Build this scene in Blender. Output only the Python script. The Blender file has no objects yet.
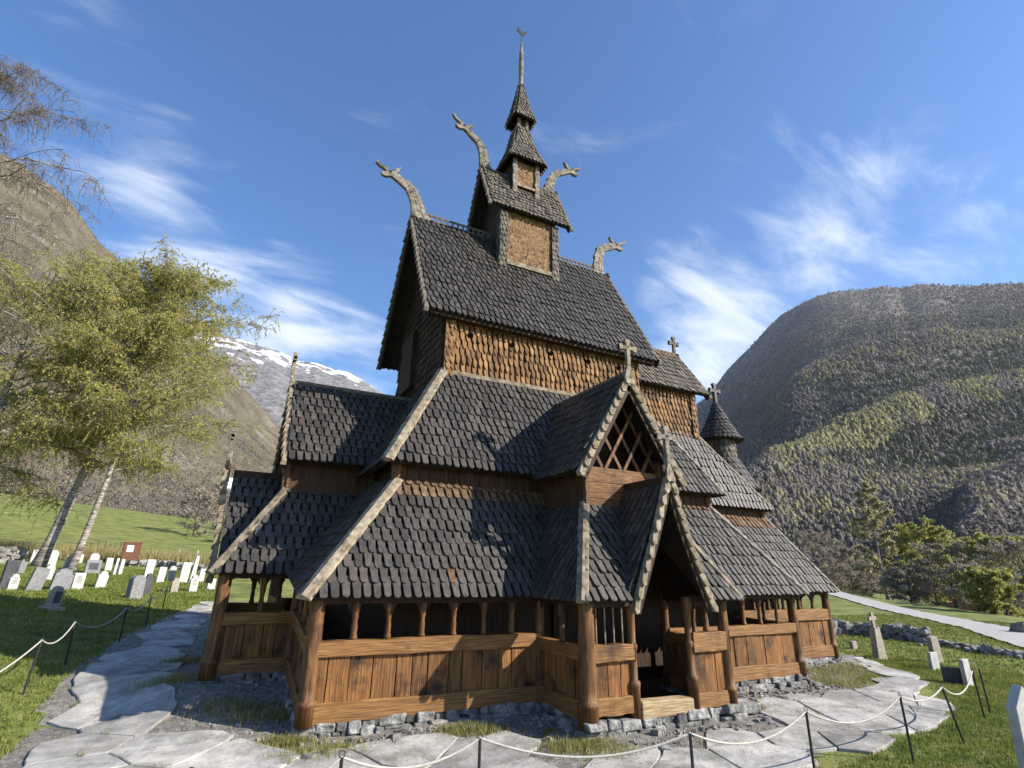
import bpy, math, random
import numpy as np
from mathutils import Vector, Matrix
R = math.radians
rnd = random.Random(7)
S = bpy.context.scene
COL = S.collection

# ------------------------------------------------------------------ camera
CAM = np.array([-9.2237, -17.798, 2.8272]); FPX = 536.05
def cam_rot():
    a, b, c = R(90 + 19.185), R(0.975), R(-26.993)
    Rx = np.array([[1,0,0],[0,math.cos(a),-math.sin(a)],[0,math.sin(a),math.cos(a)]])
    Rz = np.array([[math.cos(c),-math.sin(c),0],[math.sin(c),math.cos(c),0],[0,0,1]])
    Rr = np.array([[math.cos(b),-math.sin(b),0],[math.sin(b),math.cos(b),0],[0,0,1]])
    return Rz @ Rx @ Rr
RM = cam_rot()
cd = bpy.data.cameras.new('camera'); co = bpy.data.objects.new('camera', cd); COL.objects.link(co)
cd.sensor_width = 36; cd.lens = FPX / 1024 * 36; cd.clip_start = 0.1; cd.clip_end = 30000
m4 = Matrix.Identity(4)
for i in range(3):
    for j in range(3): m4[i][j] = RM[i][j]
    m4[i][3] = CAM[i]
co.matrix_world = m4
S.camera = co
def ray(u, w):
    d = RM @ np.array([(u - 512) / FPX, -(w - 384) / FPX, -1.0]); return d / np.linalg.norm(d)
def az_el(u, w):
    d = ray(u, w); return math.atan2(d[0], d[1]), math.atan2(d[2], math.hypot(d[0], d[1]))

# ------------------------------------------------------------------ sky, sun, exposure
SUN_AZ, SUN_EL = R(131.4), R(30.3)
W = bpy.data.worlds.new('World'); S.world = W; W.use_nodes = True
nt = W.node_tree; N = nt.nodes; N.clear()
def nd(t, nodes, **kw):
    n = nodes.new(t)
    for k, v in kw.items(): setattr(n, k, v)
    return n
def build_world():
    L = nt.links.new
    out = nd('ShaderNodeOutputWorld', N); bg = nd('ShaderNodeBackground', N); bg.inputs['Strength'].default_value = 0.102
    sky = nd('ShaderNodeTexSky', N, sky_type='NISHITA', sun_disc=False)
    sky.sun_elevation = SUN_EL; sky.sun_rotation = SUN_AZ; sky.altitude = 400; sky.air_density = 1.0; sky.dust_density = 0.4; sky.ozone_density = 3.0
    tc = nd('ShaderNodeTexCoord', N); nrm = nd('ShaderNodeVectorMath', N, operation='NORMALIZE'); L(tc.outputs['Generated'], nrm.inputs[0])
    sep = nd('ShaderNodeSeparateXYZ', N); L(nrm.outputs[0], sep.inputs[0])
    zz = nd('ShaderNodeMath', N, operation='ADD'); L(sep.outputs['Z'], zz.inputs[0]); zz.inputs[1].default_value = 0.22
    dv = nd('ShaderNodeVectorMath', N, operation='DIVIDE'); L(nrm.outputs[0], dv.inputs[0])
    cb = nd('ShaderNodeCombineXYZ', N)
    for k in range(3): L(zz.outputs[0], cb.inputs[k])
    L(cb.outputs[0], dv.inputs[1])
    mp = nd('ShaderNodeMapping', N); mp.inputs['Rotation'].default_value = (0, 0, R(-38)); mp.inputs['Scale'].default_value = (.95, 2.1, 1.0); L(dv.outputs[0], mp.inputs[0])
    n1 = nd('ShaderNodeTexNoise', N); n1.inputs['Scale'].default_value = 2.9; n1.inputs['Detail'].default_value = 9; n1.inputs['Roughness'].default_value = 0.6; n1.inputs['Distortion'].default_value = 0.5
    L(mp.outputs[0], n1.inputs['Vector'])
    def blob(u, w, size, amp):
        d = ray(u, w)
        dt = nd('ShaderNodeVectorMath', N, operation='DOT_PRODUCT'); L(nrm.outputs[0], dt.inputs[0]); dt.inputs[1].default_value = tuple(d)
        mr = nd('ShaderNodeMapRange', N, interpolation_type='SMOOTHSTEP'); L(dt.outputs['Value'], mr.inputs['Value'])
        mr.inputs['From Min'].default_value = math.cos(R(size)); mr.inputs['From Max'].default_value = 1.0
        mr.inputs['To Min'].default_value = 0; mr.inputs['To Max'].default_value = amp * .62
        return mr.outputs[0]
    tot = None
    for b in [(720,295,12,.36),(680,335,8,.2),(825,222,7,.24),(790,235,13,.12),(980,240,7,.2),(240,310,10,.40),(170,255,7,.2),(330,360,10,.3),(120,215,6,.16),(180,180,7,.2),(320,310,6,.14),
              (20,110,14,.16),(100,110,9,.12),(930,130,16,.10),(460,130,18,.05),(620,80,16,.05),(390,75,6,.12),(360,380,8,.2),(720,370,8,.2),(1000,80,10,.07)]:
        o = blob(*b)
        if tot is None: tot = o
        else:
            a = nd('ShaderNodeMath', N, operation='ADD'); L(tot, a.inputs[0]); L(o, a.inputs[1]); tot = a.outputs[0]
    # cloud amount = noise + placement - threshold
    ad = nd('ShaderNodeMath', N, operation='ADD'); L(n1.outputs[0], ad.inputs[0]); L(tot, ad.inputs[1])
    mr = nd('ShaderNodeMapRange', N, interpolation_type='SMOOTHSTEP'); L(ad.outputs[0], mr.inputs['Value'])
    mr.inputs['From Min'].default_value = 0.60; mr.inputs['From Max'].default_value = 1.12; mr.inputs['To Max'].default_value = 0.85
    mix = nd('ShaderNodeMixRGB', N); L(mr.outputs[0], mix.inputs[0])
    hs = nd('ShaderNodeHueSaturation', N); hs.inputs['Hue'].default_value = 0.505; hs.inputs['Saturation'].default_value = 1.2; hs.inputs['Value'].default_value = 1.18; L(sky.outputs[0], hs.inputs['Color'])
    L(hs.outputs[0], mix.inputs[1]); mix.inputs[2].default_value = (5.6, 6.0, 6.6, 1)
    L(mix.outputs[0], bg.inputs['Color']); L(bg.outputs[0], out.inputs[0])
build_world()
sl = bpy.data.lights.new('sun', 'SUN'); so = bpy.data.objects.new('sun', sl); COL.objects.link(so)
sl.energy = 5.0; sl.angle = R(0.53); sl.color = (1.0, 0.93, 0.82)
tosun = Vector((math.sin(SUN_AZ) * math.cos(SUN_EL), math.cos(SUN_AZ) * math.cos(SUN_EL), math.sin(SUN_EL)))
so.rotation_euler = tosun.to_track_quat('Z', 'Y').to_euler(); so.location = (30, -30, 40)
S.view_settings.view_transform = 'Standard'; S.view_settings.look = 'None'; S.view_settings.gamma = 1.0
S.view_settings.exposure = 0.95; S.view_settings.use_curve_mapping = False

# ------------------------------------------------------------------ materials
MATS = {}
def material(name, cols, rough=0.8, scale=(1,1,1), nscale=4.0, detail=6, island=0.0, bump=0.0, bscale=None, spec=0.3, translucent=None, coord='Object', stops=None, distortion=0.0, spots=None):
    m = bpy.data.materials.new(name); m.use_nodes = True; t = m.node_tree; nn = t.nodes; nn.clear(); L = t.links.new
    out = nd('ShaderNodeOutputMaterial', nn); b = nd('ShaderNodeBsdfPrincipled', nn)
    b.inputs['Roughness'].default_value = rough; b.inputs['Specular IOR Level'].default_value = spec
    tc = nd('ShaderNodeTexCoord', nn); mp = nd('ShaderNodeMapping', nn); mp.inputs['Scale'].default_value = scale; L(tc.outputs[coord], mp.inputs[0])
    nz = nd('ShaderNodeTexNoise', nn); nz.inputs['Scale'].default_value = nscale; nz.inputs['Detail'].default_value = detail; nz.inputs['Roughness'].default_value = 0.62; nz.inputs['Distortion'].default_value = distortion
    L(mp.outputs[0], nz.inputs['Vector'])
    cr = nd('ShaderNodeValToRGB', nn); e = cr.color_ramp.elements
    st = stops or [0.3 + 0.4 * i / max(1, len(cols) - 1) for i in range(len(cols))]
    e[0].position = st[0]; e[0].color = (*cols[0], 1); e[1].position = st[-1]; e[1].color = (*cols[-1], 1)
    for i in range(1, len(cols) - 1):
        q = e.new(st[i]); q.color = (*cols[i], 1)
    L(nz.outputs[0], cr.inputs[0]); col = cr.outputs[0]
    if spots:   # (colour, scale, threshold lo, hi)
        n2 = nd('ShaderNodeTexNoise', nn); n2.inputs['Scale'].default_value = spots[1]; n2.inputs['Detail'].default_value = 5; n2.inputs['Roughness'].default_value = 0.65
        L(tc.outputs[coord], n2.inputs['Vector'])
        mr = nd('ShaderNodeMapRange', nn); L(n2.outputs[0], mr.inputs['Value']); mr.inputs['From Min'].default_value = spots[2]; mr.inputs['From Max'].default_value = spots[3]
        mx = nd('ShaderNodeMixRGB', nn); L(mr.outputs[0], mx.inputs[0]); L(col, mx.inputs[1]); mx.inputs[2].default_value = (*spots[0], 1); col = mx.outputs[0]
    if island:
        g = nd('ShaderNodeNewGeometry', nn)
        mr = nd('ShaderNodeMapRange', nn); L(g.outputs['Random Per Island'], mr.inputs['Value']); mr.inputs['To Min'].default_value = 1 - island; mr.inputs['To Max'].default_value = 1 + island
        hs = nd('ShaderNodeHueSaturation', nn); L(mr.outputs[0], hs.inputs['Value']); L(col, hs.inputs['Color']); col = hs.outputs[0]
    L(col, b.inputs['Base Color'])
    if bump:
        bz = nd('ShaderNodeTexNoise', nn); bz.inputs['Scale'].default_value = bscale or nscale * 2; bz.inputs['Detail'].default_value = 5; L(mp.outputs[0], bz.inputs['Vector'])
        bp = nd('ShaderNodeBump', nn); bp.inputs['Strength'].default_value = 1.0; bp.inputs['Distance'].default_value = bump; L(bz.outputs[0], bp.inputs['Height']); L(bp.outputs[0], b.inputs['Normal'])
    if translucent:
        tr = nd('ShaderNodeBsdfTranslucent', nn); L(col, tr.inputs['Color'])
        ms = nd('ShaderNodeMixShader', nn); ms.inputs[0].default_value = translucent; L(b.outputs[0], ms.inputs[1]); L(tr.outputs[0], ms.inputs[2]); L(ms.outputs[0], out.inputs[0])
    else: L(b.outputs[0], out.inputs[0])
    MATS[name] = m; return m
M = MATS
material('tarred_shingle', [(.022,.0185,.016),(.043,.038,.033),(.072,.064,.056)], rough=.58, nscale=9, island=.38, bump=.006, spec=.4, scale=(1,1,.5), spots=((.082,.062,.044),.55,.58,.8))
material('weathered_shingle', [(.055,.032,.018),(.12,.07,.037),(.19,.125,.075)], rough=.8, nscale=7, island=.35, bump=.006)
material('brown_shingle', [(.055,.025,.01),(.165,.084,.029),(.26,.145,.058)], rough=.75, nscale=5, island=.4, bump=.006, scale=(1,1,.35))
material('shaded_brown', [(.018,.010,.006),(.05,.028,.014),(.085,.048,.024)], rough=.7, nscale=5, island=.35, bump=.006)  # brown shingle darkened to carry the shade on the west gable wall
material('grey_shingle', [(.06,.05,.038),(.11,.095,.075),(.17,.148,.118)], rough=.8, nscale=6, island=.35, bump=.006)
material('dark_underside', [(.012,.009,.007),(.03,.022,.016)], rough=.9, nscale=3)
material('plank_upright', [(.04,.015,.006),(.155,.067,.02),(.285,.138,.042)], rough=.65, scale=(15,15,.7), nscale=2.2, island=.36, bump=.012, stops=[.28,.5,.7], spots=((.022,.011,.006),1.5,.52,.68))
material('beam_level', [(.06,.025,.009),(.205,.098,.03),(.34,.18,.062)], rough=.62, scale=(.8,.8,18), nscale=2.0, island=.15, bump=.012, stops=[.28,.5,.7], spots=((.06,.026,.011),1.1,.58,.75))
material('shaded_plank', [(.02,.009,.004),(.06,.028,.012),(.10,.048,.02)], rough=.7, scale=(6,6,.8), nscale=2, island=.3, bump=.01)  # shade under the eaves put into the plank colour
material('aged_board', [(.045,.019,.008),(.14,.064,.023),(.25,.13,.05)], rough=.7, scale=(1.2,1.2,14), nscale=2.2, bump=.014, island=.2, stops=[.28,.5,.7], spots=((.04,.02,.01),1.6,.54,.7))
material('hole_dark', [(.003,.003,.003),(.005,.004,.004)], rough=1.0, spec=0, nscale=3)
material('pale_beam', [(.15,.09,.04),(.32,.235,.13),(.45,.37,.24)], rough=.8, scale=(1,1,12), nscale=2.5, bump=.012)
material('post_wood', [(.03,.012,.005),(.115,.052,.018),(.225,.112,.04)], rough=.6, scale=(8,8,.9), nscale=2, island=.15, bump=.014, stops=[.28,.5,.7], spots=((.03,.014,.007),1.0,.55,.72))
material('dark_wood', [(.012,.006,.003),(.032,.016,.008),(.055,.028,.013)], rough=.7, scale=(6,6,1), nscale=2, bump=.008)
material('bleached_board', [(.08,.06,.04),(.21,.168,.115),(.33,.275,.2)], rough=.85, scale=(1,1,1), nscale=5, bump=.008, island=.22, stops=[.3,.5,.68], detail=4, spots=((.09,.065,.042),2.2,.55,.72))
material('ridge_board', [(.05,.04,.03),(.12,.10,.08),(.2,.17,.13)], rough=.8, scale=(2,2,8), nscale=3, bump=.01)
material('carved_panel', [(.05,.024,.01),(.17,.095,.04),(.25,.15,.07)], rough=.8, scale=(1,1,1), nscale=4.5, bump=.09, bscale=4.5, stops=[.38,.5,.6], distortion=2.2, detail=4)
material('carved_wood', [(.045,.037,.028),(.17,.148,.117),(.36,.325,.27)], rough=.85, scale=(1,1,1), nscale=6, bump=.03, bscale=9, island=.15)
material('iron', [(.012,.012,.013),(.03,.03,.032)], rough=.55, nscale=8)
material('stone_block', [(.05,.05,.048),(.17,.168,.16),(.36,.35,.33)], rough=.95, nscale=4.5, island=.4, bump=.06, detail=9)
material('flagstone', [(.19,.182,.165),(.33,.315,.288),(.46,.44,.405)], rough=.9, nscale=1.9, island=.22, bump=.02, bscale=9, detail=10, spots=((.16,.155,.13),.9,.55,.7))
material('gravel', [(.09,.08,.068),(.2,.183,.16),(.33,.31,.275)], rough=.95, nscale=7, detail=10, bump=.05, bscale=30)
material('turf', [(.07,.095,.02),(.145,.17,.038),(.24,.225,.065)], rough=.95, nscale=.55, detail=12, bump=.05, bscale=14, stops=[.34,.5,.66], spots=((.21,.18,.075),.23,.54,.74))
material('grass_blade', [(.09,.12,.02),(.17,.205,.042),(.27,.25,.075)], rough=.8, nscale=1.2, island=.35, translucent=.35)
material('dry_grass', [(.16,.14,.05),(.34,.29,.13),(.46,.4,.2)], rough=.9, nscale=2, island=.35, translucent=.3)
material('road_surface', [(.33,.315,.29),(.41,.395,.37)], rough=.9, nscale=2)
material('birch_bark', [(.04,.034,.028),(.19,.165,.14),(.36,.33,.29)], rough=.85, scale=(1,1,5), nscale=1.5, stops=[.36,.47,.6], bump=.02)
material('brown_bark', [(.05,.04,.032),(.12,.10,.082)], rough=.9, scale=(2,2,.6), nscale=3, bump=.02)
material('twig', [(.10,.078,.062),(.19,.155,.125)], rough=.9, nscale=2)
material('spring_leaf', [(.36,.345,.085),(.46,.43,.12),(.55,.50,.17)], rough=.7, nscale=.4, island=.2, translucent=.55)
material('pale_leaf', [(.33,.29,.16),(.45,.40,.23)], rough=.7, nscale=.3, island=.25, translucent=.55)
material('fresh_leaf', [(.27,.27,.075),(.38,.37,.12)], rough=.7, nscale=.3, island=.25, translucent=.55)
material('bud_twig', [(.30,.26,.21),(.43,.37,.30)], rough=.9, nscale=.4, island=.25, translucent=.4)
material('forest_bare', [(.14,.122,.105),(.205,.178,.152)], rough=.95, nscale=.012, island=.25, translucent=.25)
material('forest_conifer', [(.035,.05,.026),(.06,.075,.036)], rough=.95, nscale=.01, island=.25, translucent=.2)
material('forest_green', [(.24,.22,.10),(.33,.30,.15)], rough=.95, nscale=.01, island=.25, translucent=.3)
material('forest_shadowed', [(.055,.048,.04),(.09,.078,.065)], rough=.95, nscale=.012, island=.2)
material('hill_brown', [(.055,.045,.03),(.115,.095,.062),(.17,.145,.095)], rough=.97, nscale=.03, detail=14, bump=3.0, bscale=.08, spots=((.20,.185,.165),.022,.58,.66), coord='Object')
material('hill_grey', [(.075,.064,.054),(.14,.12,.102),(.21,.182,.155)], rough=.97, nscale=.03, detail=15, bump=6.0, bscale=.06, spots=((.20,.19,.175),.02,.62,.7))
material('grave_white', [(.34,.335,.31),(.5,.49,.465)], rough=.8, nscale=4, spots=((.3,.29,.27),3,.58,.75), bump=.004)
material('grave_grey', [(.13,.13,.135),(.24,.24,.245)], rough=.75, nscale=6, spots=((.32,.32,.3),4,.6,.75), bump=.006)
material('grave_dark', [(.035,.035,.038),(.08,.08,.082)], rough=.5, nscale=8)
material('grave_tan', [(.22,.19,.15),(.36,.32,.26)], rough=.85, nscale=5, bump=.01, spots=((.14,.13,.11),4,.56,.72))
material('engraving', [(.05,.05,.055),(.09,.09,.095)], rough=.7, nscale=8)
material('board_brown', [(.08,.03,.016),(.14,.055,.03)], rough=.6, nscale=4)
material('paper', [(.72,.72,.70),(.8,.8,.78)], rough=.8, nscale=4)
material('rope', [(.34,.32,.28),(.48,.46,.41)], rough=.9, nscale=20)
material('house_white', [(.6,.59,.56),(.7,.69,.66)], rough=.8, nscale=2)
material('house_red', [(.13,.035,.025),(.2,.06,.04)], rough=.8, nscale=2)
material('house_roof', [(.09,.09,.10),(.16,.16,.17)], rough=.7, nscale=2)
material('window_glass', [(.02,.025,.03),(.04,.05,.06)], rough=.15, nscale=2, spec=.6)
material('lichen_rock', [(.09,.085,.08),(.2,.19,.175),(.34,.33,.30)], rough=.95, nscale=2.2, island=.3, bump=.04)

def snow_material():
    m = bpy.data.materials.new('snowy_rock'); m.use_nodes = True; t = m.node_tree; nn = t.nodes; L = t.links.new; b = nn['Principled BSDF']; b.inputs['Roughness'].default_value = .9
    tc = nd('ShaderNodeTexCoord', nn); mp = nd('ShaderNodeMapping', nn); mp.inputs['Scale'].default_value = (1,1,.55); mp.inputs['Rotation'].default_value = (0, R(25), 0); L(tc.outputs['Object'], mp.inputs[0])
    n1 = nd('ShaderNodeTexNoise', nn); n1.inputs['Scale'].default_value = .009; n1.inputs['Detail'].default_value = 14; n1.inputs['Roughness'].default_value = .66; L(mp.outputs[0], n1.inputs['Vector'])
    n2 = nd('ShaderNodeTexNoise', nn); n2.inputs['Scale'].default_value = .02; n2.inputs['Detail'].default_value = 12; L(tc.outputs['Object'], n2.inputs['Vector'])
    cr = nd('ShaderNodeValToRGB', nn); cr.color_ramp.elements[0].color = (.10,.095,.09,1); cr.color_ramp.elements[1].color = (.2,.19,.185,1); cr.color_ramp.elements[0].position = .35; cr.color_ramp.elements[1].position = .65; L(n2.outputs[0], cr.inputs[0])
    sp = nd('ShaderNodeSeparateXYZ', nn); L(tc.outputs['Object'], sp.inputs[0])
    hz = nd('ShaderNodeMapRange', nn); L(sp.outputs['Z'], hz.inputs['Value']); hz.inputs['From Min'].default_value = 850; hz.inputs['From Max'].default_value = 1300; hz.inputs['To Min'].default_value = -.3; hz.inputs['To Max'].default_value = .035
    ad = nd('ShaderNodeMath', nn, operation='ADD'); L(n1.outputs[0], ad.inputs[0]); L(hz.outputs[0], ad.inputs[1])
    mr = nd('ShaderNodeMapRange', nn); L(ad.outputs[0], mr.inputs['Value']); mr.inputs['From Min'].default_value = .52; mr.inputs['From Max'].default_value = .56
    mx = nd('ShaderNodeMixRGB', nn); L(mr.outputs[0], mx.inputs[0]); L(cr.outputs[0], mx.inputs[1]); mx.inputs[2].default_value = (.8,.81,.83,1); L(mx.outputs[0], b.inputs['Base Color'])
    bp = nd('ShaderNodeBump', nn); bp.inputs['Distance'].default_value = 40; L(n2.outputs[0], bp.inputs['Height']); L(bp.outputs[0], b.inputs['Normal'])
    MATS['snowy_rock'] = m
snow_material()

# ------------------------------------------------------------------ mesh helpers
class MB:
    def __init__(s): s.v = []; s.f = []; s.m = []
    def add(s, vs, fs, mi=0):
        o = len(s.v); s.v.extend([tuple(p) for p in vs]); s.f.extend([tuple(i + o for i in f) for f in fs]); s.m.extend([mi] * len(fs))
    def hexa(s, p, mi=0):   # 8 points: bottom 4 ccw then top 4
        s.add(p, [(3,2,1,0),(4,5,6,7),(0,1,5,4),(1,2,6,5),(2,3,7,6),(3,0,4,7)], mi)
    def box(s, x0, x1, y0, y1, z0, z1, mi=0):
        s.hexa([(x0,y0,z0),(x1,y0,z0),(x1,y1,z0),(x0,y1,z0),(x0,y0,z1),(x1,y0,z1),(x1,y1,z1),(x0,y1,z1)], mi)
    def bar(s, a, b, w, h, up=(0,0,1), mi=0):   # rectangular bar from a to b
        a = Vector(a); b = Vector(b); d = (b - a).normalized(); u = Vector(up); sd = d.cross(u)
        if sd.length < 1e-4: sd = d.cross(Vector((1,0,0)))
        sd.normalize(); u = sd.cross(d).normalized(); sd *= w / 2; u *= h / 2
        s.hexa([a - sd - u, a + sd - u, b + sd - u, b - sd - u, a - sd + u, a + sd + u, b + sd + u, b - sd + u], mi)
    def tube(s, pts, rad, n=8, mi=0, cap=True, squash=None):
        pts = [Vector(p) for p in pts]; rings = []; ref = None
        for i, p in enumerate(pts):
            d = (pts[min(i + 1, len(pts) - 1)] - pts[max(i - 1, 0)]).normalized()
            if ref is None: ref = Vector((0,1,0)) if abs(d.y) < .9 else Vector((1,0,0))
            a = (ref - d * ref.dot(d)).normalized(); b = d.cross(a); ref = a
            r = rad[i] if hasattr(rad, '__len__') else rad
            ra = r * (squash if squash else 1)
            rings.append([p + a * (ra * math.cos(t)) + b * (r * math.sin(t)) for t in [2 * math.pi * k / n for k in range(n)]])
        o = len(s.v); fs = []
        for i in range(len(rings) - 1):
            for k in range(n): fs.append((i * n + k, i * n + (k + 1) % n, (i + 1) * n + (k + 1) % n, (i + 1) * n + k))
        if cap: fs.append(tuple(reversed(range(n)))); fs.append(tuple((len(rings) - 1) * n + k for k in range(n)))
        s.add([v for r in rings for v in r], fs, mi)
    def lathe(s, c, prof, n=12, mi=0):  # prof: (r, z)
        s.tube([(c[0], c[1], c[2] + z) for r, z in prof], [r for r, z in prof], n, mi)
    def prism(s, poly, nrm, t, mi=0):   # poly thickened from -t..0 along nrm
        n = len(poly); p = [Vector(q) for q in poly]; d = Vector(nrm).normalized() * t
        s.add(p + [q - d for q in p], [tuple(range(n)), tuple(reversed(range(n, 2 * n)))] + [(i, n + i, n + (i + 1) % n, (i + 1) % n) for i in range(n)], mi)
    def build(s, name, mats, parent=None, smooth=False, bevel=0):
        me = bpy.data.meshes.new(name); me.from_pydata(s.v, [], s.f)
        mats = mats if isinstance(mats, (list, tuple)) else [mats]
        for q in mats: me.materials.append(M[q])
        if len(mats) > 1: me.polygons.foreach_set('material_index', s.m)
        if smooth: me.polygons.foreach_set('use_smooth', [True] * len(me.polygons))
        me.update()
        o = bpy.data.objects.new(name, me); COL.objects.link(o)
        if parent: o.parent = parent
        if bevel:
            b = o.modifiers.new('bevel', 'BEVEL'); b.width = bevel; b.segments = 2; b.limit_method = 'ANGLE'; b.angle_limit = R(50)
        return o
def np_mesh(name, V, F, mats, parent=None, mi=None, smooth=False):
    me = bpy.data.meshes.new(name); V = np.asarray(V, np.float32); F = np.asarray(F, np.int32); k = F.shape[1]
    me.vertices.add(len(V)); me.vertices.foreach_set('co', V.ravel()); me.loops.add(F.size); me.loops.foreach_set('vertex_index', F.ravel())
    me.polygons.add(len(F)); me.polygons.foreach_set('loop_start', np.arange(0, F.size, k, dtype=np.int32)); me.polygons.foreach_set('loop_total', np.full(len(F), k, np.int32))
    mats = mats if isinstance(mats, (list, tuple)) else [mats]
    for q in mats: me.materials.append(M[q])
    if mi is not None: me.polygons.foreach_set('material_index', np.asarray(mi, np.int32))
    if smooth: me.polygons.foreach_set('use_smooth', np.ones(len(F), bool))
    me.update(); me.validate()
    o = bpy.data.objects.new(name, me); COL.objects.link(o)
    if parent: o.parent = parent
    return o
def tag(o, label=None, cat=None, group=None, kind=None):
    if label: o['label'] = label
    if cat: o['category'] = cat
    if group: o['group'] = group
    if kind: o['kind'] = kind
    return o
def empty(name, label, cat, loc=(0,0,0), group=None):
    o = bpy.data.objects.new(name, None); COL.objects.link(o); o.empty_display_size = .3; o.location = loc
    return tag(o, label, cat, group)

# ------------------------------------------------------------------ terrain
PTS = np.array([(-7.5,-6.2,-.31),(-4,-6.2,-.31),(0,-8.2,-.35),(4,-6.2,-.34),(8,-6,-.36),(12.5,-4,-.33),(-8,-3,.05),(-9.2,-2.3,.26),(-9.5,2,.3),(-9,6,.35),(0,6.5,.25),(9,5,-.1),(13,3,-.35),
(-5,-10,-.42),(-1,-11,-.45),(3,-11.2,-.42),(8,-9.5,-.42),(-9.2,-17.8,.9),(-10.5,-6,-.25),(-9,-10,-.25),(-11,-2.7,-.2),(-9.8,-4.2,-.2),(-3,-15,.1),(4,-15,-.2),
(-12.2,-2,-.02),(-12.3,4,.35),(-11.8,10,.5),(-11.5,17,.75),(-15,10,.8),(-16.5,17,1.15),(-17,29,1.6),(-25,22,1.8),(-22,8,1.0),(-18,45,2.6),(-35,45,3.5),(-8,40,2.0),(15,30,.3),(-18,60,3.9),(-40,70,6.5),(0,70,3.2),(30,60,.8),
(-20,110,9.5),(-70,110,15),(20,120,8),(-40,0,1.5),(-30,-20,1.2),
(15,-4,-.4),(22,2,-.42),(30,-3,-.45),(45,5,-.5),(60,20,-.5),(75,28,-.4),(40,25,-.3),(30,-15,-.5),(60,-15,-1.0),(66,50,.9),(92,54,1.3),(74,24,-.55),(16,-20,-.3),(62,-3,-1.1),(110,50,-4),(120,76,-4),(95,12,-5),(140,0,-9),(150,95,-8)], float)
def tpsK(r2): return np.where(r2 > 0, .5 * r2 * np.log(r2 + 1e-12), 0)
_n = len(PTS); _D = ((PTS[:, None, :2] - PTS[None, :, :2]) ** 2).sum(-1)
_M = np.zeros((_n + 3, _n + 3)); _M[:_n, :_n] = tpsK(_D) + np.eye(_n) * .5; _M[:_n, _n] = 1; _M[:_n, _n+1:] = PTS[:, :2]; _M[_n, :_n] = 1; _M[_n+1:, :_n] = PTS[:, :2].T
_W = np.linalg.solve(_M, np.concatenate([PTS[:, 2], [0, 0, 0]]))
def G(x, y):
    x = np.asarray(x, float); y = np.asarray(y, float); sh = x.shape; xf = x.ravel(); yf = y.ravel()
    r = np.hypot(xf, yf); k = np.minimum(1, 170 / np.maximum(r, 1e-6)); xe = xf * k; ye = yf * k
    d = (xe[:, None] - PTS[:, 0]) ** 2 + (ye[:, None] - PTS[:, 1]) ** 2
    z = tpsK(d) @ _W[:_n] + _W[_n] + _W[_n+1] * xe + _W[_n+2] * ye
    z = np.clip(z, -14, 30)
    z = z + .02 * np.sin(xf * 2.1 + yf * 1.3) + .018 * np.sin(yf * 2.7 - xf * 1.1)
    return z.reshape(sh)
def g1(x, y): return float(G(np.array([x]), np.array([y]))[0])
def ghit(u, w, tmax=250):
    r = ray(u, w); t = np.concatenate([np.arange(5, 60, .04), np.arange(60, tmax, .25)]); P = CAM + r * t[:, None]
    b = P[:, 2] < G(P[:, 0], P[:, 1]); i = int(np.argmax(b)); return P[i]
def at(u, d, w=570):    # ground point at horizontal distance d from the camera in the direction of column u
    r = ray(u, w); h = np.hypot(r[0], r[1]); x = CAM[0] + r[0] / h * d; y = CAM[1] + r[1] / h * d
    return Vector((x, y, g1(x, y)))
def make_ground():
    rr = np.concatenate([np.arange(0, 60, .45), np.geomspace(60, 5600, 70)]); na = 400
    th = np.linspace(0, 2 * np.pi, na, endpoint=False)
    X = rr[:, None] * np.cos(th); Y = rr[:, None] * np.sin(th); Z = G(X, Y)
    far = np.clip((rr - 250) / 2500, 0, 1)[:, None]; Z = Z * (1 - far) - 6 * far
    V = np.stack([X, Y, Z], -1).reshape(-1, 3); i = np.arange(len(rr) - 1)[:, None] * na; k = np.arange(na)[None]; k2 = (k + 1) % na
    F = np.stack([i + k, i + na + k, i + na + k2, i + k2], -1).reshape(-1, 4)
    tag(np_mesh('ground', V, F, 'turf', smooth=True), kind='structure')
make_ground()
def inside(px, py, poly):
    px = np.asarray(px); py = np.asarray(py); c = np.zeros(px.shape, bool); n = len(poly); j = n - 1
    for i in range(n):
        xi, yi = poly[i]; xj, yj = poly[j]
        t = ((yi > py) != (yj > py)) & (px < (xj - xi) * (py - yi) / (yj - yi + 1e-12) + xi); c ^= t; j = i
    return c
def drape(name, poly, step, dz, mat, wob=.12):
    P = np.array(poly); x0, y0 = P.min(0); x1, y1 = P.max(0)
    xs = np.arange(x0 - step, x1 + step, step); ys = np.arange(y0 - step, y1 + step, step)
    X, Y = np.meshgrid(xs, ys, indexing='ij'); rg = np.random.default_rng(3)
    X = X + rg.uniform(-wob, wob, X.shape) * step; Y = Y + rg.uniform(-wob, wob, Y.shape) * step
    cx = (X[:-1, :-1] + X[1:, 1:]) / 2; cy = (Y[:-1, :-1] + Y[1:, 1:]) / 2; ok = inside(cx, cy, poly)
    Z = G(X, Y) + dz + rg.uniform(-.012, .012, X.shape); n = len(ys); i, j = np.nonzero(ok)
    F = np.stack([i * n + j, (i + 1) * n + j, (i + 1) * n + j + 1, i * n + j + 1], -1)
    return tag(np_mesh(name, np.stack([X, Y, Z], -1).reshape(-1, 3), F, mat, smooth=True), kind='structure')
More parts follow.
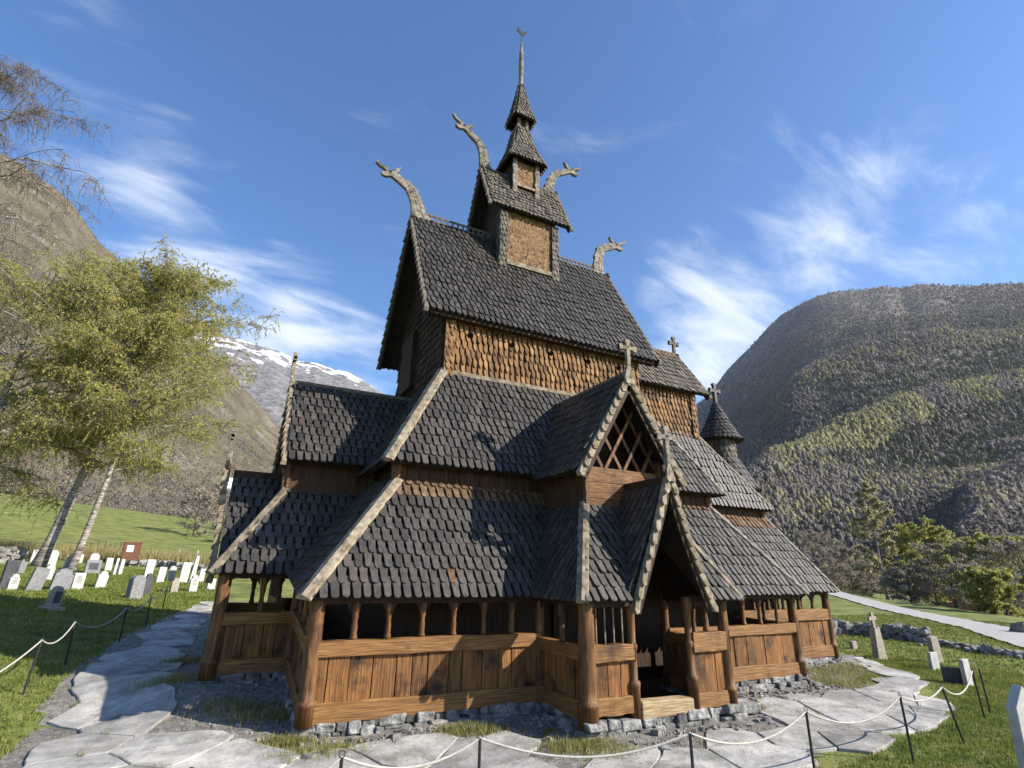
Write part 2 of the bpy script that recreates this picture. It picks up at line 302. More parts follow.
PATH = [(-11.3,-12),(-11.35,-6.6),(-11.7,-3.5),(-11.9,-.5),(-11.6,6.7),(-10.6,14),(-9.9,20),(-8.8,20),(-9.5,9),(-9.7,-1.2),(-9.6,-3.0),(-8.4,-5.3),(-7.5,-6.2),(-5.5,-6.1),(-3.4,-6.4),(-2.7,-8.1),(2.6,-8.0),(3.2,-6.4),(6.5,-6.3),(8.0,-6.5),(11.2,-5.3),(13.6,-2.4),(15,0),(16.4,0),(15.6,-2.0),(13.8,-4.2),(12.1,-6.4),(8.5,-8.9),(6.4,-9.6),(1.6,-10.4),(-2,-11.6),(-5,-13),(-9,-14)]
GRAVEL = [(-11.6,-9),(-11.9,-4),(-12.1,0),(-11.8,7),(-10.7,15),(-8.7,21),(-7.2,21),(-7.2,-1),(-7.2,-5),(-2,-5),(-2,-7),(2,-7),(2,-5),(7,-5),(7,-3),(12,-3),(12.9,-4.4),(9.8,-5.6),(8.6,-7.2),(3,-9.2),(-2,-11.4),(-7,-13),(-11,-13)]
drape('gravel_bed', GRAVEL, .22, .010, 'gravel')
def clip_half(poly, a, b, c):      # keep a*x+b*y<=c
    out = []
    for i in range(len(poly)):
        p = poly[i]; q = poly[(i + 1) % len(poly)]; dp = a * p[0] + b * p[1] - c; dq = a * q[0] + b * q[1] - c
        if dp <= 0: out.append(p)
        if dp * dq < 0:
            t = dp / (dp - dq); out.append((p[0] + (q[0] - p[0]) * t, p[1] + (q[1] - p[1]) * t))
    return out
def voronoi(seeds, stretch=1.0):
    cells = []
    for i, s in enumerate(seeds):
        poly = [(s[0] - 2, s[1] - 2), (s[0] + 2, s[1] - 2), (s[0] + 2, s[1] + 2), (s[0] - 2, s[1] + 2)]
        for j, q in enumerate(seeds):
            if i == j or abs(q[0] - s[0]) > 6 or abs(q[1] - s[1]) > 6: continue
            a, b = q[0] - s[0], q[1] - s[1]; poly = clip_half(poly, a, b, (q[0]**2 - s[0]**2 + q[1]**2 - s[1]**2) / 2)
            if len(poly) < 3: break
        cells.append(poly)
    return cells
EDGES = []
def make_path():
    r = random.Random(11); seeds = []; ca, sa = math.cos(R(24)), math.sin(R(24))
    i = 0; v = -26.0
    while v < 26:
        hh = r.uniform(.8, 1.5); u = -26.0 + r.random()
        while u < 26:
            ww = r.uniform(1.1, 2.4); x, y = u * ca - v * sa, u * sa + v * ca; u += ww
            if -13 < x < 18 and -15 < y < 22: seeds.append((x + r.uniform(-.12, .12), y + r.uniform(-.10, .10)))
        v += hh
    cells = voronoi(seeds); mb = MB(); pp = PATH
    for s, c in zip(seeds, cells):
        if len(c) < 3 or not inside(np.array([s[0]]), np.array([s[1]]), pp)[0]: continue
        c = [p for p in c]; cen = np.mean(np.array(c), 0); q = []
        # subdivide edges, shrink, wobble
        for i in range(len(c)):
            a = np.array(c[i]); b = np.array(c[(i + 1) % len(c)])
            if np.linalg.norm(b - a) < .12: continue
            nseg = max(1, int(np.linalg.norm(b - a) / .35))
            for k in range(nseg):
                p = a + (b - a) * k / nseg; d = cen - p; dl = np.linalg.norm(d) + 1e-6
                q.append(p + d / dl * (r.uniform(.005, .02)) + np.array([r.uniform(-.015, .015), r.uniform(-.015, .015)]))
        q2 = []
        for p in q:
            lo_, hi_ = 0.0, 1.0
            if not inside(np.array([p[0]]), np.array([p[1]]), pp)[0]:
                for _ in range(7):
                    md = (lo_ + hi_)/2; zz_ = np.array(s) + (p - np.array(s))*md
                    if inside(np.array([zz_[0]]), np.array([zz_[1]]), pp)[0]: lo_ = md
                    else: hi_ = md
                p = np.array(s) + (p - np.array(s))*lo_
            q2.append(p)
        q = q2; cen = np.mean(np.array(q), 0)
        if len(q) < 3: continue
        EDGES.extend([tuple(p) for p in q if r.random() < .16]); lift = r.uniform(.05, .062); tx, ty = r.uniform(-.006, .006), r.uniform(-.006, .006)
        z = [g1(p[0], p[1]) + lift + tx * (p[0] - cen[0]) + ty * (p[1] - cen[1]) for p in q]; n = len(q)
        zc = g1(*cen) + lift + .004; inn = [cen + (p - cen) * (1 - .02 / max(.1, np.linalg.norm(p - cen))) for p in q]
        V = [(p[0], p[1], zz - .09) for p, zz in zip(q, z)] + [(p[0], p[1], zz - .012) for p, zz in zip(q, z)] + [(p[0], p[1], zz) for p, zz in zip(inn, z)] + [(cen[0], cen[1], zc)]
        F = []
        for i in range(n):
            j = (i + 1) % n; F += [(i, j, n + j, n + i), (n + i, n + j, 2*n + j, 2*n + i), (2*n + i, 2*n + j, 3*n)]
        mb.add(V, F)
    tag(mb.build('flagstone_path', 'flagstone'), kind='structure')
make_path()
ROAD = []
def make_road():
    c = [at(1120, 34), at(1024, 42), at(980, 51), at(930, 62), at(885, 76), at(845, 93), at(815, 112), at(790, 135)]
    V = []; F = []
    fine = []
    for i in range(len(c) - 1):
        for k in range(24): fine.append(c[i].lerp(c[i + 1], k / 24))
    for i, p in enumerate(fine):
        d = (fine[min(i + 1, len(fine) - 1)] - fine[max(0, i - 1)]); n = Vector((-d.y, d.x, 0)).normalized()
        for s in (-1.7, -.85, 0, .85, 1.7): q = p + n * s; V.append((q.x, q.y, max(g1(q.x, q.y), g1(p.x, p.y) - .03) + .08))
    for i in range(len(fine) - 1):
        for k in range(4): F.append((i*5 + k, i*5 + k + 1, (i+1)*5 + k + 1, (i+1)*5 + k))
    ROAD[:] = [(V[i*5][0], V[i*5][1]) for i in range(len(fine))] + [(V[i*5+4][0], V[i*5+4][1]) for i in reversed(range(len(fine)))]
    o = np_mesh('road', V, F, 'road_surface', smooth=True); tag(o, kind='structure')
make_road()

# ------------------------------------------------------------------ mountains
def fnoise(x, y, seed, octs=6, rough=.55):
    rg = np.random.default_rng(seed); out = np.zeros_like(x); a = 1; tot = 0
    for o in range(octs):
        f = 2.0 ** o
        for k in range(3):
            th = rg.uniform(0, 2*np.pi); ph = rg.uniform(0, 2*np.pi); fx = f * rg.uniform(.7, 1.3)
            out += a * np.sin((x * np.cos(th) + y * np.sin(th)) * fx + ph + 1.3 * np.sin((x * np.sin(th) - y * np.cos(th)) * fx * .7 + ph * 2)) / 3
        tot += a; a *= rough
    return out / tot
HILLS = {}
def mountain(name, ridge, d0, d1, mat, base_z, nv=150, nh=260, amp=.03, power=1.0, seed=1, nscale=1/220, back=True, extra=None):
    us = np.linspace(ridge[0][0], ridge[-1][0], nh); ws = np.interp(us, [r[0] for r in ridge], [r[1] for r in ridge])
    ae = np.array([az_el(u, w) for u, w in zip(us, ws)]); az, el = ae[:, 0], ae[:, 1]
    dd1 = d1(us) if callable(d1) else np.full(nh, d1); dd0 = d0(us) if callable(d0) else np.full(nh, d0)
    zr = CAM[2] + dd1 * np.tan(el)
    t = np.linspace(0, 1, nv)[:, None]
    D = dd0 + (dd1 - dd0) * t; X = CAM[0] + D * np.sin(az); Y = CAM[1] + D * np.cos(az)
    Z = base_z + (zr - base_z) * t ** power
    nz = fnoise(X * nscale, Y * nscale, seed) ; w = np.sin(np.pi * np.clip(t, 0, 1)) ** .7 * (dd1 - dd0) * amp
    Z = Z + nz * w + fnoise(X * nscale * 9, Y * nscale * 9, seed + 5, 4) * (dd1 - dd0) * amp * .10 * np.minimum(1, t * 6)
    if extra is not None: Z = Z + extra(us[None, :], t)
    if back:
        tb = np.linspace(0, 1, 12)[1:, None]; Db = dd1 * (1 + .25 * tb); X = np.vstack([X, CAM[0] + Db * np.sin(az)]); Y = np.vstack([Y, CAM[1] + Db * np.cos(az)]); Z = np.vstack([Z, zr - (zr - base_z) * tb])
    rows = X.shape[0]; V = np.stack([X, Y, Z], -1).reshape(-1, 3)
    i, j = np.meshgrid(np.arange(rows - 1), np.arange(nh - 1), indexing='ij'); i = i.ravel(); j = j.ravel()
    F = np.stack([i*nh + j, i*nh + j + 1, (i+1)*nh + j + 1, (i+1)*nh + j], -1)
    o = np_mesh(name, V, F, mat, smooth=True); tag(o, kind='structure')
    HILLS[name] = np.stack([X[:nv], Y[:nv], Z[:nv]], -1)
    return o
def spurs(u, t):
    z = 0
    for u0, t0, u1, t1, hgt, wid in [(735,.06,960,.34,34,.06),(700,.02,1010,.16,20,.05),(760,.3,1100,.62,45,.08),(900,.02,1150,.2,24,.05)]:
        tc = t0 + (t1 - t0) * (u - u0) / (u1 - u0); z = z + 2.1 * hgt * np.exp(-((t - tc) / wid) ** 2) * np.clip((u - u0 + 60) / 80, 0, 1) * np.clip(1.3 - (u - u0) / (u1 - u0), 0, 1)
    return z
mountain('snowy_mountain', [(150,300),(200,332),(222,334),(240,338),(255,345),(280,352),(300,361),(318,363),(332,369),(348,372),(362,379),(374,388),(386,396),(400,408),(440,430),(520,440)], 1500, 3800, 'snowy_rock', 20, seed=4, nscale=1/500, amp=.05)
mountain('brown_hillside', [(-420,-60),(-200,20),(-80,95),(0,153),(20,163),(40,178),(58,190),(75,207),(90,228),(105,248),(128,268),(150,290),(175,318),(200,345),(218,358),(235,378),(255,402),(275,425),(300,445),(350,462),(420,485),(520,500)], lambda u: np.interp(u, [-400, 100, 300, 520], [170, 180, 210, 260]), lambda u: np.interp(u, [-400, 100, 230, 520], [620, 700, 1000, 1300]), 'hill_brown', 10, seed=9, amp=.045, nscale=1/120, power=1.12)
mountain('wooded_mountain', [(380,470),(520,440),(600,430),(660,416),(690,408),(705,399),(718,383),(732,366),(745,352),(770,326),(785,313),(800,304),(815,297),(832,292),(850,290),(868,289),(885,286),(900,288),(915,285),(935,284),(950,286),(970,286),(990,285),(1024,284),(1100,286),(1250,270),(1500,250)], lambda u: np.interp(u, [400, 800, 1500], [700, 520, 420]), lambda u: np.interp(u, [400, 700, 850, 1500], [3600, 3300, 3000, 2700]), 'hill_grey', -12, seed=21, amp=.05, nscale=1/520, power=1.25, nh=420, extra=spurs)

def ico(sub=False):
    p = (1 + 5 ** .5) / 2; v = [(-1,p,0),(1,p,0),(-1,-p,0),(1,-p,0),(0,-1,p),(0,1,p),(0,-1,-p),(0,1,-p),(p,0,-1),(p,0,1),(-p,0,-1),(-p,0,1)]
    f = [(0,11,5),(0,5,1),(0,1,7),(0,7,10),(0,10,11),(1,5,9),(5,11,4),(11,10,2),(10,7,6),(7,1,8),(3,9,4),(3,4,2),(3,2,6),(3,6,8),(3,8,9),(4,9,5),(2,4,11),(6,2,10),(8,6,7),(9,8,1)]
    v = [np.array(x) / np.linalg.norm(x) for x in v]; mid = {}; nf = []
    def m(a, b):
        k = (min(a, b), max(a, b))
        if k not in mid: q = v[a] + v[b]; v.append(q / np.linalg.norm(q)); mid[k] = len(v) - 1
        return mid[k]
    if not sub: return np.array(v), np.array(f)
    for a, b, c in f: x, y, z = m(a, b), m(b, c), m(c, a); nf += [(a, x, z), (b, y, x), (c, z, y), (x, y, z)]
    return np.array(v), np.array(nf)
def crown_blobs(B, h, wd, kind, rg):
    v, f = ico(); nv = len(v); k = len(B); con = (kind == 1)[:, None]
    r = rg.uniform(.35, 1.4, (k, nv)); wd = wd * .72; zc = v[None, :, 2]
    taper = np.where(con, np.clip(1.0 - .85 * (zc + .2), .08, 1.25), 1.0)
    X = v[None, :, 0] * r * taper * wd[:, None]; Y = v[None, :, 1] * r * taper * wd[:, None]; Z = (.52 + .5 * zc * r) * h[:, None]
    V = np.stack([X, Y, Z], -1) + B[:, None]; F = f[None] + (np.arange(k) * nv)[:, None, None]
    V = V.reshape(-1, 3); F = F.reshape(-1, 3); mi = np.repeat(kind, len(f)); m = 12     # loose sprays of twigs and leaves round each crown
    a = rg.normal(0, 1, (k, m, 3)); a /= np.linalg.norm(a, axis=2, keepdims=True); tp = np.where(con, np.clip(1.0 - .85 * (a[..., 2] + .2), .08, 1.25), 1.0); rr = rg.uniform(.75, 1.45, (k, m))
    C = np.stack([a[..., 0] * rr * tp * wd[:, None], a[..., 1] * rr * tp * wd[:, None], (.52 + .5 * a[..., 2] * rr) * h[:, None]], -1) + B[:, None]
    T = C[:, :, None, :] + rg.normal(0, 1, (k, m, 3, 3)) * (h * .07)[:, None, None, None]
    V2 = T.reshape(-1, 3); return np.concatenate([V, V2]), np.concatenate([F, np.arange(len(V2)).reshape(-1, 3) + len(V)]), np.concatenate([mi, np.repeat(kind, m)])
def scatter_forest(name, hill, n, mats, weights, hrange, seed, mask=None, parts=14, tmin=0.0, tmax=1.0, bias=1.0, brange=(0, 1), crowns=False):
    rg = np.random.default_rng(seed); P = HILLS[hill]; nv, nh, _ = P.shape; k = n
    a = (tmin + (tmax - tmin) * rg.random(k) ** bias) * (nv - 1.001); b = (brange[0] + (brange[1] - brange[0]) * rg.random(k)) * (nh - 1.001); i = a.astype(int); j = b.astype(int); fa = (a - i)[:, None]; fb = (b - j)[:, None]
    B = P[i, j] * (1-fa) * (1-fb) + P[i+1, j] * fa * (1-fb) + P[i, j+1] * (1-fa) * fb + P[i+1, j+1] * fa * fb
    kind = weights(B, a / (nv - 1), b / (nh - 1), rg); keep = kind >= 0; B = B[keep]; kind = kind[keep]; k = len(B)
    h = rg.uniform(hrange[0], hrange[1], k); con = kind == 1; wd = np.where(con, .17, .34) * h
    if crowns:
        V, F, mi = crown_blobs(B, h, wd, kind, rg)
    else:
        tz = rg.random((k, parts)); ang = rg.uniform(0, 2*np.pi, (k, parts)); rad = np.sqrt(rg.random((k, parts)))
        prof = np.where(con[:, None], 1.05 - tz, np.sin(np.pi * (.12 + .86 * tz)) ** .7)
        C = np.stack([np.cos(ang) * rad * prof * wd[:, None], np.sin(ang) * rad * prof * wd[:, None], (.06 + .94 * tz) * h[:, None]], -1) + B[:, None]
        s = (h * (.07 if parts > 14 else .09))[:, None, None, None] * rg.uniform(.6, 1.4, (k, parts, 1, 1))
        T = C[:, :, None, :] + rg.normal(0, 1, (k, parts, 3, 3)) * s * np.array([.6, .6, .75])
        V = T.reshape(-1, 3); F = np.arange(len(V)).reshape(-1, 3); mi = np.repeat(kind, parts)
    o = np_mesh(name, V, F, mats, mi=mi); tag(o, kind='stuff'); return o
SPURS = [(735,.06,960,.34,34,.06),(700,.02,1010,.16,20,.05),(760,.3,1100,.62,45,.08),(900,.02,1150,.2,24,.05)]
def w_right(B, t, s, rg):
    u = 380 + s * 1120; nz = fnoise(B[:, 0] / 300, B[:, 1] / 300, 77, 4); n2 = fnoise(B[:, 0] / 130, B[:, 1] / 130, 78, 4)
    k = np.zeros(len(B), int); r = rg.random(len(B))
    k[(nz > .02) & (r < .75) & (t > .10) & (t < .62) & (u > 800)] = 1
    k[(nz > .22) & (r < .5)] = 1
    k[(u > 820) & (t < .10 + .06 * n2) & (r < .7)] = 3  # terrain shadow on the lower slope, put into a darker tree colour
    for (u0, t0, u1, t1, hg, wid), pr in zip(SPURS, (.85, .35, .4, .2)):
        d = (t - (t0 + (t1 - t0) * (u - u0) / (u1 - u0))) / wid; on = (np.abs(d + .35 * n2) < .55) & (u > u0) & (u < u1 + 60)
        k[on & (r < .92)] = 0; k[on & (n2 > -.12) & (r < pr)] = 2
    k[r > .988] = 2
    k[rg.random(len(B)) < np.clip((t - .62) * 2.0 + .3 * nz, 0, .93)] = -1
    return k
scatter_forest('mountain_forest', 'wooded_mountain', 95000, ['forest_bare','forest_conifer','forest_green','forest_shadowed'], w_right, (6, 13), 5, bias=1.7, brange=(.24, .66), crowns=True)
tag(bpy.data.objects['mountain_forest'], 'bare and half green wood covering the shaded mountain on the right', 'forest')
def w_left(B, t, s, rg):
    k = np.zeros(len(B), int); r = rg.random(len(B)); k[r > .96] = 2; k[r < .015] = 1
    k[rg.random(len(B)) < np.clip((t - .55) * 1.6, 0, .7)] = -1
    return k
scatter_forest('hillside_scrub', 'brown_hillside', 45000, ['forest_bare','forest_conifer','bud_twig'], w_left, (2, 6), 6, parts=13, bias=1.4, brange=(.15, .85))
tag(bpy.data.objects['hillside_scrub'], 'brown leafless scrub covering the sunlit hillside on the left', 'scrub')

def make_haze():
    mb = MB(); mb.box(-5900, 5900, -5900, 5900, -40, 1900)
    m = bpy.data.materials.new('valley_haze'); m.use_nodes = True; t = m.node_tree; t.nodes.clear(); o = nd('ShaderNodeOutputMaterial', t.nodes); v = nd('ShaderNodeVolumePrincipled', t.nodes)
    v.inputs['Color'].default_value = (.86, .91, 1.0, 1); v.inputs['Density'].default_value = HAZE; v.inputs['Anisotropy'].default_value = .2; t.links.new(v.outputs[0], o.inputs['Volume']); M['valley_haze'] = m
    tag(mb.build('haze', 'valley_haze'), 'thin pale air filling the valley', 'haze', kind='stuff')
HAZE = 2.6e-5
make_haze()
# ------------------------------------------------------------------ shingled surfaces
def clip_poly(sub, clip):       # both lists of (u,v); clip convex ccw
    out = sub
    for i in range(len(clip)):
        ax, ay = clip[i]; bx, by = clip[(i + 1) % len(clip)]; ex, ey = bx - ax, by - ay; inp = out; out = []
        for k in range(len(inp)):
            p = inp[k]; q = inp[(k + 1) % len(inp)]
            sp = ex * (p[1] - ay) - ey * (p[0] - ax); sq = ex * (q[1] - ay) - ey * (q[0] - ax)
            if sp >= -1e-9: out.append(p)
            if (sp > 1e-9 and sq < -1e-9) or (sp < -1e-9 and sq > 1e-9):
                t = sp / (sp - sq); out.append((p[0] + (q[0] - p[0]) * t, p[1] + (q[1] - p[1]) * t))
        if len(out) < 3: return []
    return out
def frame_of(pts):
    n = Vector((0, 0, 0)); P = [Vector(p) for p in pts]
    for i in range(len(P)):
        a = P[i]; b = P[(i + 1) % len(P)]; n += Vector(((a.y - b.y) * (a.z + b.z), (a.z - b.z) * (a.x + b.x), (a.x - b.x) * (a.y + b.y)))
    return n.normalized(), P
def panel(mb, pts, out, w=.215, ex=.34, t=.045, seed=0, tip='round', brown_rows=0, eave=.07, base=.09, lift=.06, mi=0, under=1, brown=2, gap=.30):
    n, P = frame_of(pts)
    if n.dot(Vector(out)) < 0: P = P[::-1]; n = -n
    U = Vector((-n.y, n.x, 0)).normalized() if abs(n.z) < .999 else Vector((1, 0, 0)); V = n.cross(U)
    if V.z < 0: V = -V; U = -U
    O = P[0]; q = [((p - O).dot(U), (p - O).dot(V)) for p in P]
    vmin = min(b for a, b in q); vmax = max(b for a, b in q); umin = min(a for a, b in q); umax = max(a for a, b in q)
    mb.prism(P, n, base, under)
    # let shingles overhang the eave a little
    clip = [(a, b - (eave if b < vmin + .02 else 0)) for a, b in q]
    r = random.Random(seed + int(abs(O.x) * 100) + int(abs(O.z) * 10)); L = ex * 1.5; row = 0; nrows = int((vmax - vmin) / ex) + 1
    v = vmin - eave
    while v < vmax:
        u = umin - w * (.5 if row % 2 else 1) + r.uniform(-.03, .03); m = brown if (brown_rows and row >= nrows - brown_rows + (1 if r.random() < .3 else 0)) else mi
        while u < umax + w:
            ww = w * r.uniform(.92, 1.06); hw = ww / 2 * (1 - gap); c = u + ww / 2; y0 = v + r.uniform(-.022, .022); sk = r.uniform(-.012, .012)
            if tip == 'round': sh = [(-hw, .45*L), (-hw*.98, .12*L), (-hw*.72, .035*L), (-hw*.3, 0), (hw*.3, 0), (hw*.72, .035*L), (hw*.98, .12*L), (hw, .45*L), (hw*1.25, .75*L), (hw*1.25, L), (-hw*1.25, L), (-hw*1.25, .75*L)]
            else: sh = [(-hw, .34*L), (-hw*.55, .12*L), (0, 0), (hw*.55, .12*L), (hw, .34*L), (hw*1.1, L), (-hw*1.1, L)]
            pl = clip_poly([(c + a + sk * (1 - b / L), y0 + b) for a, b in sh], clip)
            u += ww
            if len(pl) < 3: continue
            lf = lift * r.uniform(.75, 1.25); tl = r.uniform(-.04, .04); k = len(pl); tt = t * r.uniform(.8, 1.2)
            top = [O + U * a + V * b + n * (.012 + tt + lf * (1 - (b - y0) / L) + tl * (a - c)) for a, b in pl]
            bot = [p - n * tt for p in top]
            m2 = m if r.random() > .006 or m != mi else min(brown, m + 2) if brown_rows else m
            mb.add(top + bot, [tuple(range(k))] + [(i, k + i, k + (i + 1) % k, (i + 1) % k) for i in range(k)], m2)
        v += ex * r.uniform(.96, 1.04); row += 1
SH = ['tarred_shingle', 'dark_underside', 'weathered_shingle']
SHB = ['brown_shingle', 'dark_wood', 'weathered_shingle']
SHG = ['grey_shingle', 'dark_underside', 'weathered_shingle']

church = empty('stave_church', 'dark timber stave church with tiered shingled roofs, dragon heads and spire', 'church', (0, 0, 0))
def part(name, mb, mats, parent=None, **k): return mb.build(name, mats, parent or church, **k)
def mx(p): return (-p[0], p[1], p[2])
def my(p): return (p[0], -p[1], p[2])

# zs: the ground, and the gallery with it, rises toward the back of the west end
def zs(y): return .45 * min(1, max(0, (y + 5.39) / 3.4))

# ---- gallery roofs
EZ, TZ, EY, TY, EX, TX = 2.25, 4.93, 5.725, 4.05, 7.63, 5.55
def hip(parent, a, b, w=.30, t=.09, mat='bleached_board', up=None):
    mb = MB(); a = Vector(a); b = Vector(b); d = (b - a).normalized(); n = Vector(up or (0, 0, 1)); sd = d.cross(n).normalized(); n = sd.cross(d).normalized()
    # two boards meeting along the arris, with a slightly uneven edge
    k = 9; rings = []
    r = random.Random(int(a.x * 100))
    for i in range(k):
        p = a.lerp(b, i / (k - 1)); ww = w * (1 + r.uniform(-.05, .05)); rings.append([p - sd * ww / 2 - n * t * .9, p - sd * ww / 2 - n * t * .2, p + n * (t * .55 + r.uniform(-.008, .008)), p + sd * ww / 2 - n * t * .2, p + sd * ww / 2 - n * t * .9])
    F = [(i*5 + j, (i+1)*5 + j, (i+1)*5 + (j+1) % 5, i*5 + (j+1) % 5) for i in range(k - 1) for j in range(5)] + [(0,1,2,3,4), tuple((k-1)*5 + j for j in (4,3,2,1,0))]
    mb.add([v for q in rings for v in q], F); return part('hip_board', mb, mat, parent, bevel=.008)
mb = MB(); panel(mb, [(-EX,-EY,EZ),(-2.4,-EY,EZ),(-1.25,-4.38,4.4),(-1.25,-TY,TZ),(-TX,-TY,TZ)], (0,-1,1), w=.225, ex=.345, seed=1, brown_rows=2)
groof = part('gallery_roof', mb, SH)
hip(groof, (-EX - .05, -EY - .06, EZ + .02), (-TX + .02, -TY - .02, TZ + .1), .34, .1, up=(-.5,-.6,.75))
mb = MB(); panel(mb, [(2.35,-EY,EZ),(EX,-EY,EZ),(TX,-TY,TZ),(1.35,-TY,TZ),(1.35,-4.38,4.4)], (0,-1,1), w=.225, ex=.345, seed=2, brown_rows=2)
groofE = part('gallery_roof', mb, SH)
hip(groofE, (EX + .05, -EY - .06, EZ + .03), (TX + .03, -TY - .02, TZ + .1), .30, .1, up=(.5,-.6,.75), mat='carved_wood')
mb = MB(); panel(mb, [(-EX,-2.45,EZ+.35),(-EX,-EY,EZ),(-TX,-TY,TZ),(-TX,-1.4,TZ+.3)], (-1,0,1), w=.225, ex=.345, seed=3); part('gallery_roof', mb, SH); mb = MB()
panel(mb, [(-EX,2.4,EZ+.4),(-EX,EY,EZ+.4),(-TX,TY,TZ+.4),(-TX,1.4,TZ+.4)], (-1,0,1), w=.225, ex=.345, seed=4)
part('gallery_roof', mb, SH)
mb = MB(); panel(mb, [(-EX,EY,EZ+.3),(EX,EY,EZ+.3),(TX,TY,TZ),(-TX,TY,TZ)], (0,1,1), w=.225, ex=.345, seed=5); part('gallery_roof', mb, SH)
mb = MB(); panel(mb, [(EX,-EY,EZ),(EX,-3.3,EZ),(TX,-2.0,TZ),(TX,-TY,TZ)], (1,0,1), w=.225, ex=.345, seed=6); part('gallery_roof', mb, SH); mb = MB()
panel(mb, [(EX,EY,EZ),(EX,3.3,EZ),(TX,2.0,TZ),(TX,TY,TZ)], (1,0,1), w=.225, ex=.345, seed=7); part('gallery_roof', mb, SH)
# chancel gallery roof
CX, CY = 12.57, 3.555
mb = MB(); panel(mb, [(6.4,-CY,EZ),(CX,-CY,EZ),(10.9,-2.0,TZ+.1),(6.4,-2.0,TZ+.1)], (0,-1,1), w=.225, ex=.345, seed=8, brown_rows=2); groofC = part('gallery_roof', mb, SH)
hip(groofC, (CX + .05, -CY - .06, EZ + .03), (10.93, -2.0, TZ + .2), .28, .09, up=(.5,-.6,.75), mat='carved_wood')
mb = MB(); panel(mb, [(CX,-CY,EZ),(CX,CY,EZ),(10.9,2.0,TZ+.1),(10.9,-2.0,TZ+.1)], (1,0,1), w=.225, ex=.345, seed=9); part('gallery_roof', mb, SH)
mb = MB(); panel(mb, [(6.4,CY,EZ+.2),(CX,CY,EZ+.2),(10.9,2.0,TZ+.1),(6.4,2.0,TZ+.1)], (0,1,1), w=.225, ex=.345, seed=10); part('gallery_roof', mb, SH)

# ---- aisle walls (inner box) and the brown frieze below the aisle roof
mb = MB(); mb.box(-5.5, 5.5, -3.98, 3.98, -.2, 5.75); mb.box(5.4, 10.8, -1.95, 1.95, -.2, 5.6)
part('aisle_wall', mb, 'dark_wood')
def frieze(x0, x1, y, z0, z1, seed):
    mb = MB(); r = random.Random(seed); x = x0
    mb.box(x0, x1, y - .075, y - .012, z1 - .16, z1); mb.box(x0, x1, y - .06, y - .012, z0, z0 + .14)
    while x < x1 - .05:
        w = min(r.uniform(.22, .36), x1 - x); mb.box(x + .006, x + w - .006, y - .035 - r.uniform(0, .012), y - .012, z0 + .14, z1 - .16); x += w
    part('frieze_board', mb, 'shaded_plank', bevel=.006)
frieze(-5.5, -1.3, -3.98, 4.9, 5.5, 1); frieze(1.4, 5.5, -3.98, 4.9, 5.5, 2); frieze(5.5, 10.8, -1.95, 4.95, 5.5, 3)
def corner_cap(x, y, z0, z1, rr=.16):
    mb = MB(); mb.lathe((x, y, 0), [(rr*.8, z0), (rr, z0 + .1), (rr*.85, z0 + .3), (rr*1.1, z1 - .15), (rr, z1)], 10); part('corner_stave', mb, 'post_wood', smooth=True)
corner_cap(-5.52, -4.0, 4.75, 5.7); corner_cap(5.52, -4.0, 4.75, 5.7); corner_cap(10.8, -1.98, 4.8, 5.6); corner_cap(-5.52, -1.3, 5.0, 5.9, .15)

# ---- aisle roofs
AX, AY, AZ, NX, NY, NZ = 5.92, 4.43, 5.41, 3.95, 2.60, 8.75
mb = MB(); panel(mb, [(-AX,-AY,AZ),(AX,-AY,AZ),(NX,-NY,NZ),(-NX,-NY,NZ)], (0,-1,1), seed=20); ar = part('aisle_roof', mb, SH)
hip(ar, (-AX - .03, -AY - .04, AZ + .03), (-NX, -NY - .02, NZ + .12), .36, .1, up=(-.5,-.6,.75), mat='bleached_board')
hip(ar, (AX + .03, -AY - .04, AZ + .03), (NX, -NY - .02, NZ + .12), .26, .09, up=(.5,-.6,.75), mat='carved_wood')
mb = MB(); panel(mb, [(-AX,AY,AZ),(-AX,-AY,AZ),(-NX,-NY,NZ),(-NX,NY,NZ)], (-1,0,1), seed=21); part('aisle_roof', mb, SH)
mb = MB(); panel(mb, [(AX,AY,AZ),(AX,-AY,AZ),(NX,-NY,NZ),(NX,NY,NZ)], (1,0,1), seed=22); part('aisle_roof', mb, SH)
mb = MB(); panel(mb, [(AX,AY,AZ),(-AX,AY,AZ),(-NX,NY,NZ),(NX,NY,NZ)], (0,1,1), seed=23); part('aisle_roof', mb, SH)
HX, HY, HZ, HX1, HY1 = 11.05, 2.32, 5.41, 8.08, 1.42
HZ1 = 8.35
mb = MB(); panel(mb, [(3.8,-HY,HZ),(HX,-HY,HZ),(HX1,-HY1,HZ1),(3.8,-HY1,HZ1)], (0,-1,1), seed=24); ar2 = part('aisle_roof', mb, SH)
hip(ar2, (HX + .03, -HY - .04, HZ + .03), (HX1, -HY1 - .02, HZ1 + .1), .24, .08, up=(.5,-.6,.75), mat='carved_wood')
mb = MB(); panel(mb, [(HX,-HY,HZ),(HX,HY,HZ),(HX1,HY1,HZ1),(HX1,-HY1,HZ1)], (1,0,1), seed=25); panel(mb, [(3.8,HY,HZ),(HX,HY,HZ),(HX1,HY1,HZ1),(3.8,HY1,HZ1)], (0,1,1), seed=26); part('aisle_roof', mb, SH)

